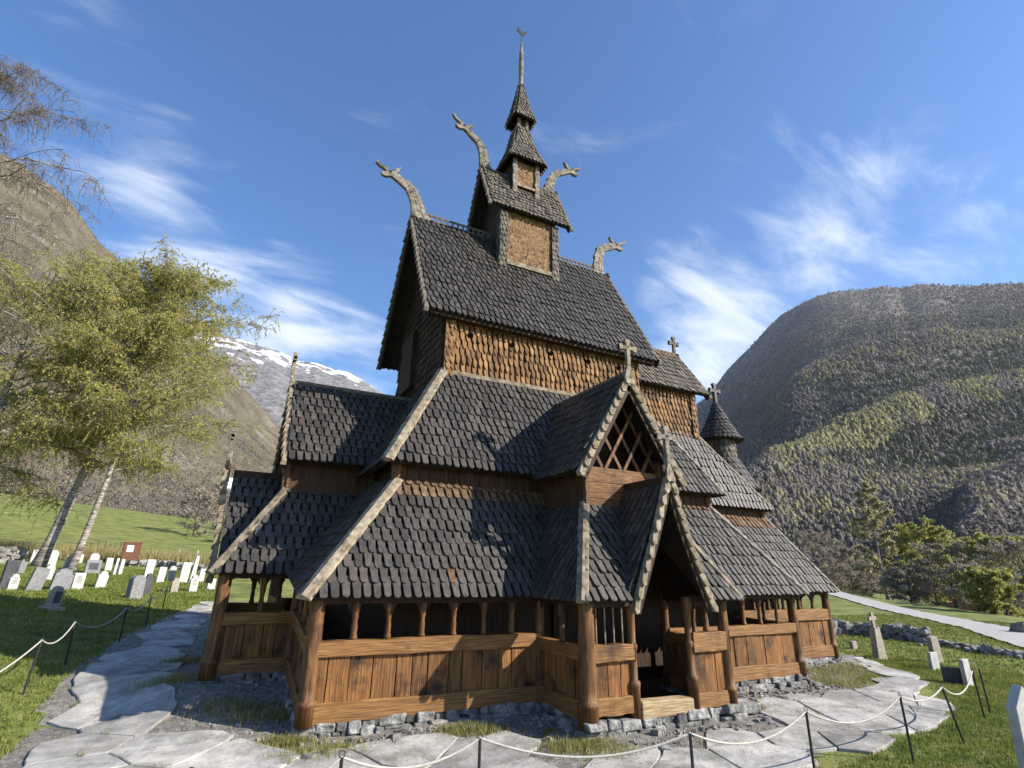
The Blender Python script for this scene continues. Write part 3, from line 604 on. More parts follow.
# ---- raised nave and chancel walls
def shingle_wall(name, polys, seed, w=.2, ex=.28, mats=None):
    mb = MB()
    for i, (p, o) in enumerate(polys): panel(mb, p, o, w=w, ex=ex, seed=seed + i, tip='point', eave=0, base=.05, lift=.065, gap=.32, under=1)
    return part(name, mb, mats or SHB)
nw = shingle_wall('raised_wall', [([(-3.95,-NY,8.5),(3.95,-NY,8.5),(3.95,-NY,11.25),(-3.95,-NY,11.25)], (0,-1,0)),
    ([(3.97,NY,8.5),(3.97,-NY,8.5),(3.97,-NY,11.2),(3.97,0,15.7),(3.97,NY,11.2)], (1,0,0)),
    ([(-3.95,NY,8.5),(3.95,NY,8.5),(3.95,NY,11.25),(-3.95,NY,11.25)], (0,1,0))], 30)
shingle_wall('raised_wall', [([(3.95,-HY1,8.2),(8.05,-HY1,8.2),(8.05,-HY1,10.7),(3.95,-HY1,10.7)], (0,-1,0)),
    ([(8.07,-HY1,8.2),(8.07,HY1,8.2),(8.07,HY1,10.6),(8.07,0,12.5),(8.07,-HY1,10.6)], (1,0,0)),
    ([(3.95,HY1,8.2),(8.05,HY1,8.2),(8.05,HY1,10.7),(3.95,HY1,10.7)], (0,1,0))], 40)
for x in (-3.1, -1.55, .0, 1.6, 3.0):
    mb = MB(); mb.tube([(x, -NY - .12, 10.15), (x, -NY + .03, 10.15)], .10, 14); part('peep_hole', mb, 'hole_dark', nw)
mb = MB(); mb.box(-4.0, 4.0, -NY - .16, -NY - .02, 8.66, 8.8); part('foot_board', mb, 'bleached_board', nw, bevel=.01)
shingle_wall('raised_wall', [([(-3.97,NY,8.5),(-3.97,-NY,8.5),(-3.97,-NY,11.2),(-3.97,0,15.7),(-3.97,NY,11.2)], (-1,0,0))], 37, mats=['shaded_brown', 'dark_wood', 'weathered_shingle'])
def corner_board(x, y, z0, z1, w=.36, parent=None, mats=SHG, axis='s'):
    mb = MB(); panel(mb, [(x - w/2, y, z0), (x + w/2, y, z0), (x + w/2, y, z1), (x - w/2, y, z1)], (0,-1,0), w=w/2, ex=.24, seed=int(z0*10), tip='point', eave=0, base=.07, lift=.05, gap=.1); return part('corner_board', mb, mats, parent)
corner_board(-3.82, -NY - .09, 8.55, 10.95, .34, nw, SHB); corner_board(7.9, -HY1 - .09, 8.25, 10.4, .3, nw, SHB)

# ---- gabled roofs with ridge crest and scaled verges
def verge(parent, pts, w=.30, t=.07, step=.30, out=(-1,0,0), mat='ridge_board', seed=0):
    """a bargeboard along the gable edge carrying overlapping carved scales; out = away from the gable"""
    mb = MB(); r = random.Random(seed); o = Vector(out).normalized()
    P = [Vector(p) for p in pts]
    for a, b in zip(P[:-1], P[1:]):
        d = (b - a); Ln = d.length; d.normalize(); s = d.cross(o).normalized()
        if s.z < 0: s = -s
        mb.bar(a + o * .03 - s * w * .42, b + o * .03 - s * w * .42, .07, w * .8, up=s, mi=1)
        k = max(1, int(Ln / step))
        for i in range(k):
            c = a + d * (Ln * (i + .02) / k); e = c + d * (step * 1.35); l0, l1 = .085 * r.uniform(.85, 1.2), .02
            q = [c - s * w * .42, c + d * .02 + s * w * .10, e + s * w * .10, e - s * w * .42]; h = [l0, l0, l1, l1]
            mid = c - d * .06 - s * w * .16
            lo = [p + o * .0 for p in (q[0], mid, q[1], q[2], q[3])]; hh = [l0, l0 * 1.25, l0, l1, l1]
            top = [p + o * (.07 + x) for p, x in zip(lo, hh)]; base = [p + o * .0 for p in lo]
            mb.add(top + base, [(0,1,2,3,4), (9,8,7,6,5)] + [(j, (j+1) % 5, 5 + (j+1) % 5, 5 + j) for j in range(5)], 0)
    return part('bargeboard', mb, [mat, 'dark_wood'], parent)
def ridge_crest(parent, a, b, h=.3, step=.22, mat='ridge_board'):
    mb = MB(); a = Vector(a); b = Vector(b); d = b - a; L = d.length; d.normalize(); up = Vector((0,0,1))
    mb.bar(a + up * .03, b + up * .03, .14, .12); mb.bar(a + up * h, b + up * h, .06, .07)
    n = int(L / step)
    for i in range(n + 1):
        p = a + d * (L * i / n); mb.bar(p + up * .06, p + up * (h - .03), .05, .07, up=d)
        q = a + d * (L * (i + .5) / n); mb.bar(q + up * .06, q + up * (.06 + (h - .1) * .35), .05, .1, up=d)
    return part('ridge_crest', mb, mat, parent)
MZ, RZ, MX, MY = 10.63, 15.98, 4.70, 3.0
mb = MB(); panel(mb, [(-MX,-MY,MZ),(MX,-MY,MZ),(MX,0,RZ),(-MX,0,RZ)], (0,-1,1), seed=50); panel(mb, [(-MX,MY,MZ),(MX,MY,MZ),(MX,0,RZ),(-MX,0,RZ)], (0,1,1), seed=51)
mroof = part('main_roof', mb, SH)
for sx in (-1, 1):
    for sy in (-1, 1): verge(mroof, [(sx*MX, sy*MY*1.02, MZ - .05), (sx*MX, 0, RZ + .06)], .34, out=(sx,0,0), seed=60, step=.34)
ridge_crest(mroof, (-MX + .3, 0, RZ), (-1.4, 0, RZ), .34); ridge_crest(mroof, (1.5, 0, RZ), (MX - .3, 0, RZ), .3)
mb = MB()
for sx in (-1, 1): mb.box(sx*4.5 - .1, sx*4.5 + .1, -2.9, -2.6, 10.55, 10.75)
mb.box(-4.6, 4.6, -2.95, -2.72, 10.52, 10.68); part('eave_beam', mb, 'dark_wood', mroof)
# west gable dormer panel with short boards
mb = MB(); mb.box(-4.25, -3.99, .1, 1.5, 9.0, 11.2); part('gable_board', mb, 'dark_wood', nw)
CRZ = 12.72
mb = MB(); panel(mb, [(3.9,-1.73,10.25),(8.7,-1.73,10.25),(8.7,0,CRZ),(3.9,0,CRZ)], (0,-1,1), seed=52, brown_rows=1, brown=2); panel(mb, [(3.9,1.73,10.25),(8.7,1.73,10.25),(8.7,0,CRZ),(3.9,0,CRZ)], (0,1,1), seed=53)
croof = part('chancel_roof', mb, SHG)
for sy in (-1, 1): verge(croof, [(8.7, sy*1.78, 10.2), (8.7, 0, CRZ + .05)], .28, out=(1,0,0), seed=61)
mb = MB(); mb.bar((4, 0, CRZ + .06), (8.6, 0, CRZ + .06), .14, .14); part('ridge_beam', mb, 'ridge_board', croof)
def cross(parent, p, h=1.0, w=.6, t=.1, axis='x', mat='ridge_board', name='cross'):
    mb = MB(); x, y, z = p; e = t * .9
    def arm(a, b):
        a = Vector(a); b = Vector(b); d = (b - a).normalized(); mb.bar(a, b, t, t * .9, up=(0, 1, 0) if axis == 'x' else (1, 0, 0))
        mb.bar(b - d * .12, b, t * 1.55, t * .95, up=(0, 1, 0) if axis == 'x' else (1, 0, 0))
    c = Vector((x, y, z + h * .66)); v = Vector((1,0,0)) if axis == 'x' else Vector((0,1,0))
    mb.bar((x, y, z), c, t * 1.1, t * .95, up=(0,1,0) if axis == 'x' else (1,0,0)); arm(c, c + Vector((0,0,h*.34))); arm(c, c + v * w/2); arm(c, c - v * w/2)
    return part(name, mb, mat, parent, bevel=.008)
cross(croof, (8.62, 0, CRZ), 1.0, .62, .13, axis='x')

# ---- ridge turret in three stages and spire
T0 = .05
mb = MB(); mb.box(T0 - 1.3, T0 + 1.3, -.92, .92, 13.4, 17.3); mb.prism([(T0-1.3,-.92,17.3),(T0-1.3,0,19.1),(T0-1.3,.92,17.3)], (-1,0,0), .3); mb.prism([(T0+1.3,-.92,17.3),(T0+1.3,0,19.1),(T0+1.3,.92,17.3)], (1,0,0), .3)
tw = part('ridge_turret', mb, 'dark_wood')
mb = MB(); mb.box(T0 - 1.08, T0 + 1.08, -.98, -.925, 14.5, 17.0); part('carved_panel', mb, 'carved_panel', tw)
mb = MB(); mb.box(T0 - 1.12, T0 + 1.12, -1.06, -.985, 14.42, 14.62); part('foot_board', mb, 'bleached_board', tw, bevel=.01)
for s in (-1, 1): corner_board(T0 + s*1.22, -.99, 13.75, 16.9, .32, tw, SHG)
for s in (-1, 1):
    mb = MB(); panel(mb, [(T0 - 1.32, s*.9 - .17, 13.75), (T0 - 1.32, s*.9 + .17, 13.75), (T0 - 1.32, s*.9 + .17, 16.9), (T0 - 1.32, s*.9 - .17, 16.9)], (-1,0,0), w=.17, ex=.24, seed=3, tip='point', eave=0, base=.05); part('corner_board', mb, SHG, tw)
Z2, Q2 = 16.97, 19.62
mb = MB()
for s in (-1, 1): panel(mb, [(T0-1.87, s*1.2, Z2), (T0+1.87, s*1.2, Z2), (T0+1.87, 0, Q2), (T0-1.87, 0, Q2)], (0,s,1), w=.19, ex=.25, seed=70)
troof = part('turret_roof', mb, SHG)
for sx in (-1, 1):
    for sy in (-1, 1): verge(troof, [(T0 + sx*1.87, sy*1.24, Z2 - .05), (T0 + sx*1.87, 0, Q2 + .05)], .26, step=.26, out=(sx,0,0), seed=62)
mb = MB(); mb.box(T0 - .6, T0 + .6, -.56, .56, 18.1, 20.3); t3 = part('turret_stage', mb, 'dark_wood')
mb = MB(); mb.box(T0 - .46, T0 + .46, -.60, -.565, 18.85, 20.1); part('carved_panel', mb, 'carved_panel', t3)
mb = MB(); mb.box(T0 - .46, T0 + .46, -.66, -.605, 18.76, 18.88); part('foot_board', mb, 'bleached_board', t3)
def carved_board(x, y, z0, z1, w, parent, t=.07):
    mb = MB(); r = random.Random(int(z0*100 + x*10)); n = 10; L = []; 
    for i in range(n + 1):
        z = z0 + (z1 - z0) * i / n; ww = w / 2 * (1 + .18 * math.sin(i * 1.9) + r.uniform(-.06, .06)); L.append((z, ww))
    V = []; 
    for z, ww in L: V += [(x - ww, y, z), (x + ww, y, z), (x + ww, y + t, z), (x - ww, y + t, z)]
    F = [(i*4 + j, i*4 + (j+1) % 4, (i+1)*4 + (j+1) % 4, (i+1)*4 + j) for i in range(n) for j in range(4)] + [(3,2,1,0), (n*4, n*4+1, n*4+2, n*4+3)]
    mb.add(V, F); part('corner_board', mb, 'carved_wood', parent, bevel=.01)
for s in (-1, 1): carved_board(T0 + s*.56, -.68, 18.35, 20.2, .22, t3)
def pyramid(name, e, z0, e1, z1, w, ex, seed, mid=None):
    mb = MB(); st = [(e, z0)] + ([mid] if mid else []) + [(e1, z1)]
    for (a, za), (b, zb) in zip(st[:-1], st[1:]):
        for ang in range(4):
            c, s = math.cos(ang * math.pi/2), math.sin(ang * math.pi/2)
            q = [(-a, -a, za), (a, -a, za), (b, -b, zb), (-b, -b, zb)]; q = [(T0 + x*c - y*s, x*s + y*c, z) for x, y, z in q]
            panel(mb, q, (s, -c, .4), w=w, ex=ex, seed=seed + ang, base=.05, eave=.05 if za == z0 else .02, lift=.045)
    return part(name, mb, SHG)
p3 = pyramid('turret_roof', .90, 20.12, .27, 22.45, .18, .25, 80, mid=(.50, 21.25))
for a in range(4):
    c, s = math.cos(a*math.pi/2), math.sin(a*math.pi/2); r_ = lambda x, y: (T0 + x*c - y*s, x*s + y*c)
    q0 = r_(-.92,-.92); q1 = r_(-.52,-.52); hip(p3, (q0[0], q0[1], 20.12), (q1[0], q1[1], 21.28), .16, .05, up=(q0[0]-T0, q0[1], .8), mat='carved_wood')
mb = MB(); mb.box(T0 - .24, T0 + .24, -.24, .24, 22.2, 23.1); neck = part('turret_stage', mb, 'dark_wood')
for s in (-1, 1): carved_board(T0 + s*.21, -.29, 22.05, 23.0, .17, neck, .05)
p4 = pyramid('spire_roof', .52, 22.9, .07, 25.3, .16, .22, 90, mid=(.30, 23.9))
mb = MB(); mb.lathe((T0, 0, 0), [(.11, 25.1), (.13, 25.35), (.10, 25.6), (.13, 26.3), (.115, 26.9), (.09, 27.4), (.12, 27.5), (.07, 27.6), (.05, 28.15), (.02, 28.2)], 10); sp = part('spire_pole', mb, 'carved_wood', smooth=True)
mb = MB(); mb.tube([(T0,0,28.1),(T0,0,28.75)], .02, 6)
mb.prism([(T0-.28,-.015,28.95),(T0-.1,-.015,28.78),(T0+.12,-.015,28.72),(T0+.22,-.015,28.9),(T0+.34,-.015,29.22),(T0+.2,-.015,29.1),(T0+.08,-.015,28.98),(T0-.08,-.015,29.02),(T0-.16,-.015,29.2),(T0-.24,-.015,29.12)], (0,-1,0), .03)
part('weathercock', mb, 'iron', sp)

# ---- dragon heads
def dragon(parent, path, rad, ear, jaw, squash=.42, label=None):
    """a board carved to a neck with a toothed back, ear, long snout, tongue and hanging jaw, with raised scales on both cheeks"""
    P = [Vector((p[0], p[2])) for p in path]; f = 1 if P[-1].x > P[0].x else -1; n = len(P); back, front = [], []
    for i in range(ear + 1):
        t = (P[min(i+1, n-1)] - P[max(i-1, 0)]).normalized(); nb = Vector((-t.y, t.x)) * f; r = rad[i] * .86
        back += [P[i] + nb * r, P[i] + nb * (r * 1.28) + t * r * .45]; front.append(P[i] - nb * r * (1.0 if i % 2 else .9))
    h = P[ear]; d = (P[-1] - P[ear - 2]).normalized(); nb = Vector((-d.y, d.x)) * f; r = rad[ear]; q = lambda a, b: h + d * a + nb * b
    L = (P[-1] - h).length
    head = [q(-.02, r*.9), q(-.06, r*.9 + .22), q(-.02, r*.9 + .42), q(.07, r*.9 + .17), q(.14, r*.75), q(L*.45, r*.62), q(L*.62, r*.95), q(L*.75, r*.5), q(L*1.05, .06), q(L*1.42, .13), q(L*1.45, .02), q(L*1.1, -.035), q(L*.8, -.02), q(L*.5, -.03), q(L*.62, -.16), q(L*.78, -.24), q(L*.62, -.32), q(L*.32, -.27), q(.10, -r*1.0)]
    ol = back + head + front[::-1]; th = .15
    mb = MB(); mb.prism([(p.x, -th/2, p.y) for p in ol], (0, -1, 0), th)
    for i in range(1, ear):
        t = (P[i+1] - P[i-1]).normalized(); nb_ = Vector((-t.y, t.x)) * f
        for k in range(3):
            for s_ in (-.5, 0, .5):
                c = P[i].lerp(P[i+1], k/3) + nb_ * rad[i] * s_ * .95; w = rad[i] * .2; l = rad[i] * .34
                for y in (-th/2, th/2):
                    o = -.022 if y < 0 else .022; a_ = [c - t*l, c + nb_*w, c + t*l*.5, c - nb_*w]
                    mb.add([(v.x, y, v.y) for v in a_] + [(c.x - t.x*l*.6, y + o, c.y - t.y*l*.6)], [(0,1,4),(1,2,4),(2,3,4),(3,0,4)])
    o = part('dragon_head', mb, 'carved_wood', parent, bevel=.012)
    for y in (-1, 1): mb = MB(); e_ = q(L*.3, r*.25); mb.tube([(e_.x, y*th/2, e_.y), (e_.x, y*(th/2 + .03), e_.y)], [.055, .04], 8); part('eye', mb, 'dark_wood', o)
    if label: o['label'] = label
    return o
dragon(mroof, [(-4.25,0,15.75),(-4.5,0,16.2),(-4.62,0,16.65),(-4.78,0,17.05),(-5.02,0,17.32),(-5.35,0,17.5),(-5.62,0,17.62),(-5.85,0,17.72),(-6.15,0,17.85)], [.42,.34,.28,.25,.21,.17,.15,.10,.07], 6, 6, label='dragon head rearing over the west end of the main roof')
dragon(troof, [(-1.55,0,19.3),(-1.74,0,19.8),(-1.8,0,20.25),(-1.9,0,20.65),(-2.1,0,20.92),(-2.38,0,21.12),(-2.65,0,21.33),(-2.9,0,21.5),(-3.15,0,21.68)], [.34,.27,.23,.2,.17,.15,.13,.08,.06], 6, 6, label='dragon head rearing over the west end of the turret roof')
dragon(mroof, [(4.2,0,15.7),(4.3,0,16.2),(4.32,0,16.75),(4.42,0,17.2),(4.65,0,17.48),(4.98,0,17.66),(5.3,0,17.8),(5.55,0,17.95),(5.75,0,18.15)], [.40,.32,.27,.25,.21,.18,.15,.09,.06], 6, 6, label='dragon head rearing over the east end of the main roof')
dragon(troof, [(1.5,0,19.3),(1.62,0,19.75),(1.72,0,20.2),(1.85,0,20.55),(2.1,0,20.85),(2.45,0,21.08),(2.75,0,21.25),(3.0,0,21.4),(3.25,0,21.55)], [.34,.27,.23,.2,.17,.15,.13,.08,.06], 6, 6, label='dragon head rearing over the east end of the turret roof')

# ---- apse and its round turret
AXC = 11.05
def round_shingles(mb, c, r0, z0, r1, z1, w, ex, seed, tip='point', a0=0, a1=2*math.pi):
    nseg = 24; r = random.Random(seed)
    sl = math.hypot(r1 - r0, z1 - z0); rows = max(1, int(sl / ex))
    mb.lathe((c[0], c[1], 0), [(r0, z0), (r1, z1)], 28, 1)
    for i in range(rows):
        t0 = i / rows; t1 = min(1.0, (i + 1.45) / rows); ra = r0 + (r1 - r0) * t0; rb = r0 + (r1 - r0) * t1; za = z0 + (z1 - z0) * t0; zb = z0 + (z1 - z0) * t1
        n = max(6, int(2*math.pi*max(ra, .12) / w)); sx = (z1 - z0) / sl; sz = -(r1 - r0) / sl
        for k in range(n):
            a = 2*math.pi*(k + .5*(i % 2)) / n; h = math.pi/n*.84; L = r.uniform(.03, .055); J = r.uniform(-.015, .015)
            def pt(ang, t, lf): rr = ra + (rb - ra) * t; zz = za + (zb - za) * t; return (c[0] + (rr + lf*sx) * math.cos(ang), c[1] + (rr + lf*sx) * math.sin(ang), zz + lf*sz + J * (1 - t))
            sh = [(-h, .3), (-h*.6, .08), (0, 0), (h*.6, .08), (h, .3), (h*1.05, 1), (-h*1.05, 1)]
            top = [pt(a + x, t, .035 + L*(1 - t)) for x, t in sh]; bot = [pt(a + x, t, .008 + L*(1 - t)) for x, t in sh]; m = len(sh)
            mb.add(top + bot, [tuple(range(m))] + [(q, m + q, m + (q+1) % m, (q+1) % m) for q in range(m)], 0)
mb = MB(); round_shingles(mb, (AXC, 0), 1.5, 6.4, .72, 7.9, .22, .3, 3); ap = part('apse_roof', mb, SH)
mb = MB(); round_shingles(mb, (AXC, 0), .66, 7.4, .62, 9.0, .2, .24, 4); rt = part('round_turret', mb, SHG)
mb = MB(); round_shingles(mb, (AXC, 0), 1.02, 8.78, .5, 9.75, .2, .2, 5); round_shingles(mb, (AXC, 0), .5, 9.75, .09, 10.75, .18, .2, 6); part('turret_cone', mb, SH, rt)
cross(rt, (AXC, 0, 10.6), 1.15, .72, .15, axis='x', mat='iron')

# ------------------------------------------------------------------ gallery walls, posts, porches
def gallery_wall(p0, p1, out, za=0.0, zb=0.0, rail=(1.12, 1.42), top=2.22, cols=6, sill=(-.06, .30), seed=0, arches=True, plankw=.42, spindles=0, col_kind='turned', relief=0):
    r = random.Random(seed); a = Vector((p0[0], p0[1], 0)); b = Vector((p1[0], p1[1], 0)); d = b - a; L = d.length; d.normalize(); o = Vector((out[0], out[1], 0))
    def Q(s, off, z): q = a + d * s + o * off; return (q.x, q.y, z + za + (zb - za) * s / L)
    def B(mb, s0, s1, o0, o1, z0, z1, mi=0, j=0):
        jj = lambda: r.uniform(-j, j)
        mb.hexa([Q(s0, o0, z0), Q(s1, o0, z0), Q(s1, o1, z0 + jj()), Q(s0, o1, z0 + jj()), Q(s0, o0, z1), Q(s1, o0, z1), Q(s1, o1, z1 + jj()), Q(s0, o1, z1 + jj())], mi)
    mb = MB(); s = 0
    while s < L - .02:
        w = min(plankw * r.uniform(.7, 1.25), L - s)
        if L - s - w < .12: w = L - s
        oo = .035 + r.uniform(-.02, .018); B(mb, s + .009, s + w - .009, -.06, oo, sill[1] - .04, rail[0] + .02); s += w
    wall = part('gallery_wall', mb, 'plank_upright', bevel=.008)
    def beam(name, z0, z1, o0, o1, mat, nseg=8, ext=0):
        mb = MB(); V = []; F = []
        for i in range(nseg + 1):
            s = -ext + (L + 2*ext) * i / nseg; w1, w2, w3 = r.uniform(-.014, .014), r.uniform(-.014, .014), r.uniform(-.012, .012)
            V += [Q(s, o0, z0 + w1), Q(s, o1 + w3, z0 + w1), Q(s, o1 + w3, z1 + w2), Q(s, o0, z1 + w2)]
        F = [(i*4+j, i*4+(j+1)%4, (i+1)*4+(j+1)%4, (i+1)*4+j) for i in range(nseg) for j in range(4)] + [(0,1,2,3), tuple(nseg*4+j for j in (3,2,1,0))]
        mb.add(V, F); return part(name, mb, mat, wall, bevel=.018)
    beam('sill_beam', sill[0], sill[1], -.12, .10, 'beam_level'); beam('rail', rail[0], rail[1], -.11, .12, 'beam_level')
    beam('top_plate', top - .10, top + .14, -.13, .10, 'dark_wood')
    if cols:
        for i in range(1, cols + 1):
            c = Q(L * i / (cols + 1) + r.uniform(-.03, .03), 0, 0); h0, h1 = rail[1], top - .02; k = 1 + r.uniform(-.12, .12); mb = MB()
            mb.lathe(c, [(.075*k, h0 - .02), (.078*k, h0 + .05), (.058*k, h0 + .1), (.066*k, h0 + .24), (.05*k, h0 + .36), (.066*k, h0 + .44), (.07*k, h0 + .5), (.078*k, h0 + .56), (.095*k, h1)], 10)
            part('column', mb, 'post_wood', wall, smooth=True)
    if spindles:
        for i in range(1, spindles + 1):
            c = Q(L * i / (spindles + 1), 0, 0); mb = MB(); mb.lathe(c, [(.018, rail[1] - .02), (.018, top)], 6); part('spindle', mb, 'bleached_board', wall)
    if arches and cols:
        n = cols + 1; bw = L / n
        for i in range(n):
            mb = MB()
            s0 = bw * i; ns = 8; prev = None
            for q in range(ns + 1):
                t = q / ns; s = s0 + .07 + (bw - .14) * t; zz = top - .28 + .22 * math.sqrt(max(0, 1 - (2*t - 1)**2)) if 0 < q < ns else top - .28
                if prev: B2 = [Q(prev[0], -.03, prev[1]), Q(s, -.03, zz), Q(s, .03, zz), Q(prev[0], .03, prev[1]), Q(prev[0], -.03, top - .05), Q(s, -.03, top - .05), Q(s, .03, top - .05), Q(prev[0], .03, top - .05)]; mb.hexa(B2)
                prev = (s, zz)
            part('arch_board', mb, 'dark_wood', wall)
    return wall
def post(x, y, z0=-.08, z1=2.3, r=.17, mat='post_wood', lean=(0, 0), seed=0):
    rr = random.Random(seed + int(x * 31 + y * 17)); mb = MB(); pr = []
    pr = [(r*1.06, z0), (r*1.08, z0 + .34), (r*1.2, z0 + .36), (r*1.2, z0 + .42), (r*.94, z0 + .45)]
    k = 9
    for i in range(1, k + 1): pr.append((r * (.94 - .1 * i / k + rr.uniform(-.025, .025)), z0 + .45 + (z1 - z0 - .45) * i / k))
    mb.tube([(x + lean[0] * (z - z0), y + lean[1] * (z - z0), z) for q, z in pr], [q for q, z in pr], 14)
    return part('corner_post', mb, mat, smooth=True)
GX0, GX1, GY, PX0, PX1, PY = -7.29, 7.3, 5.39, -2.05, 2.0, 7.40
gallery_wall((GX0, -GY), (PX0, -GY), (0,-1), cols=6, seed=1)
gallery_wall((PX1, -GY), (GX1, -GY), (0,-1), cols=6, seed=2, rail=(1.12, 1.40))
gallery_wall((GX0, -GY), (GX0, -2.0), (-1,0), 0, .42, cols=3, seed=3)
gallery_wall((GX0, 2.0), (GX0, GY), (-1,0), .42, .42, cols=3, seed=4)
gallery_wall((GX0, GY), (GX1, GY), (0,1), .3, .3, cols=0, seed=5)
gallery_wall((GX1, -GY), (GX1, -3.22), (1,0), cols=1, seed=6)
gallery_wall((GX1, -3.22), (12.24, -3.22), (0,-1), cols=5, seed=7, rail=(1.22, 1.62), sill=(-.06, .34))
gallery_wall((12.24, -3.22), (12.24, 3.22), (1,0), cols=5, seed=8)
gallery_wall((GX1, 3.22), (12.24, 3.22), (0,1), .2, .2, cols=0, seed=9); gallery_wall((GX1, 3.22), (GX1, GY), (1,0), .2, .3, cols=0, seed=10)
for q in [(GX0, -GY, .17), (GX1, -GY, .16), (12.24, -3.22, .16), (PX0 + .02, -GY + .02, .13), (PX1 - .02, -GY + .02, .13)]: post(q[0], q[1], r=q[2])
post(GX0, GY, .3, 2.7); post(GX1, GY, .2, 2.5)
post(PX0, -PY, -.14, 2.32, .20); post(PX1, -PY, -.12, 2.3, .15)
mb = MB(); mb.box(-7.1, 12.1, -3.1, 3.1, -.2, -.06); mb.box(-7.1, 7.1, -5.2, 5.2, -.22, -.09); mb.box(-1.9, 1.85, -7.25, -5.1, -.2, -.07); mb.box(-8.9, -7.0, -1.9, 1.9, -.1, .35)
part('gallery_floor', mb, 'dark_wood')

def porch(T, O, hw=2.03, dw=7.40, dg=5.39, du=6.30, dgab=6.66, uh=1.25, ad=4.43, az=5.41, asl=1.815, seed=0, ridge=8.03, front_bars=True, dl=7.75, main=True, din=None):
    """T maps porch coordinates (across, outward distance, height) to the church; O maps directions."""
    P = lambda *q: [T(*x) for x in q]
    ez = 2.25; oa = .335; wz = 4.4
    # lower gallery roof of the porch, split by the doorway gable
    ua = uh + .02; k = (ez, wz)
    gx, gr, gs = .10, 4.85, 2.14
    vy = lambda: du
    vx = (gr - wz) / gs
    mb = MB()
    for s in (-1, 1):
        e = hw + oa
        panel(mb, P((s*e, dw+oa, ez), (s*1.2+gx, dw+oa, ez), (s*vx+gx, du, wz), (s*ua, du, wz)), O(0, 1, 1), w=.225, ex=.345, seed=seed)
        panel(mb, P((s*e, dg+.33, ez), (s*e, dw+oa, ez), (s*ua, du, wz), (s*ua, din or dg-1.02, wz)), O(s, 0, 1), w=.225, ex=.345, seed=seed+1)
    lr = part('porch_roof', mb, SH)
    for s, ww in ((-1, .26), (1, .26)):
        a = T(s*(hw+oa+.04), dw+oa+.05, ez); b = T(s*ua, du+.02, wz+.12); u = O(s*.6, .6, .7); hip(lr, a, b, ww, .09, up=u, mat='bleached_board')
    # doorway gable
    mb = MB()
    for s in (-1, 1): panel(mb, P((gx+s*1.24, dl, ez-.05), (gx, dl, gr), (gx, du, gr), (gx+s*vx, du, wz)), O(s, 0, 1), w=.215, ex=.33, seed=seed+2)
    dgab_o = part('doorway_gable', mb, SH)
    mb = MB(); mb.bar(T(gx, dl, gr + .08), T(gx, du, gr + .08), .12, .26); part('ridge_beam', mb, 'dark_wood', dgab_o)
    out = Vector(O(0, 1, 0))
    for s in (-1, 1):
        c = [T(gx + s*x, dl + y, z) for x, y, z in ((1.22, .03, 2.05), (.98, .04, 2.62), (.74, .05, 3.2), (.5, .07, 3.8), (.29, .10, 4.4), (.12, .14, 4.95), (.02, .16, 5.35))]
        verge(dgab_o, c, .27, out=out, step=.22, seed=seed + s, mat='bleached_board')
    mb = MB(); mb.bar(T(gx, dl + .16, 4.7), T(gx, dl + .2, 5.6), .14, .12, up=O(1,0,0)); part('apex_board', mb, 'carved_wood', dgab_o, bevel=.02)
    q = T(gx, dl + .2, 5.45); cross(dgab_o, q, .85, .62, .11, axis='x' if main else 'y', mat='carved_wood')
    # upper gable roof
    px = .05; e = 1.70; gz = 5.25; rb = ad - (ridge - az)/asl; eb = ad + (az - gz)/asl
    mb = MB()
    for s in (-1, 1): panel(mb, P((px+s*e, dgab, gz), (px, dgab, ridge), (px, rb, ridge), (px+s*e, eb - .02, gz)), O(s, 0, 1), w=.215, ex=.33, seed=seed+3)
    ug = part('porch_gable_roof', mb, SH)
    mb = MB(); mb.bar(T(px, dgab, ridge + .06), T(px, rb, ridge + .06), .16, .14); part('ridge_beam', mb, 'ridge_board', ug)
    for s in (-1, 1): verge(ug, [T(px + s*e*1.03, dgab, gz - .1), T(px, dgab, ridge + .05)], .34, out=out, step=.27, seed=seed + 5 + s, mat='bleached_board')
    mb = MB(); f = [(px-.2, 7.72), (px+.2, 7.72), (px+.03, 8.45), (px-.03, 8.45)]
    mb.prism([T(x, dgab + .14, z) for x, z in f], out, .08); part('apex_board', mb, 'carved_wood', ug)
    q = T(px, dgab + .1, ridge + .3); cross(ug, q, .78, .62, .11, axis='x' if main else 'y', mat='bleached_board')
    # upper walls: closed sides, planked front with open lattice above
    for s in (-1, 1):
        mb = MB(); p = [T(s*uh, du - .03, 4.1), T(s*uh, ad - .5, 4.1), T(s*uh, ad - .5, 5.85), T(s*uh, du - .03, 5.85)]; mb.prism(p, O(s, 0, 0), .06); uw = part('porch_wall', mb, 'shaded_plank')
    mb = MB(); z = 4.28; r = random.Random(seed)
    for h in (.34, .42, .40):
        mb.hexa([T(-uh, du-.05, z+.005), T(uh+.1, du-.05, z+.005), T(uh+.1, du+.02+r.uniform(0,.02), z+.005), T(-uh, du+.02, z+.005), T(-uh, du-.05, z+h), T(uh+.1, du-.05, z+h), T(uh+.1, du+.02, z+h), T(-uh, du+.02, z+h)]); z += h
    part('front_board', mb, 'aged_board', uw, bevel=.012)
    for s in (-1, 1):
        mb = MB(); mb.bar(T(s*(uh-.02), du + .06, 4.3), T(s*(uh-.02), du + .06, 5.75), .15, .12, up=O(1,0,0)); part('corner_stave', mb, 'post_wood', uw, bevel=.02)
    mb = MB(); zb = z; zt = ridge - .25; sl = (ridge - gz)/e
    def inside_g(x, zz): return abs(x - px) < (ridge - .2 - zz)/sl
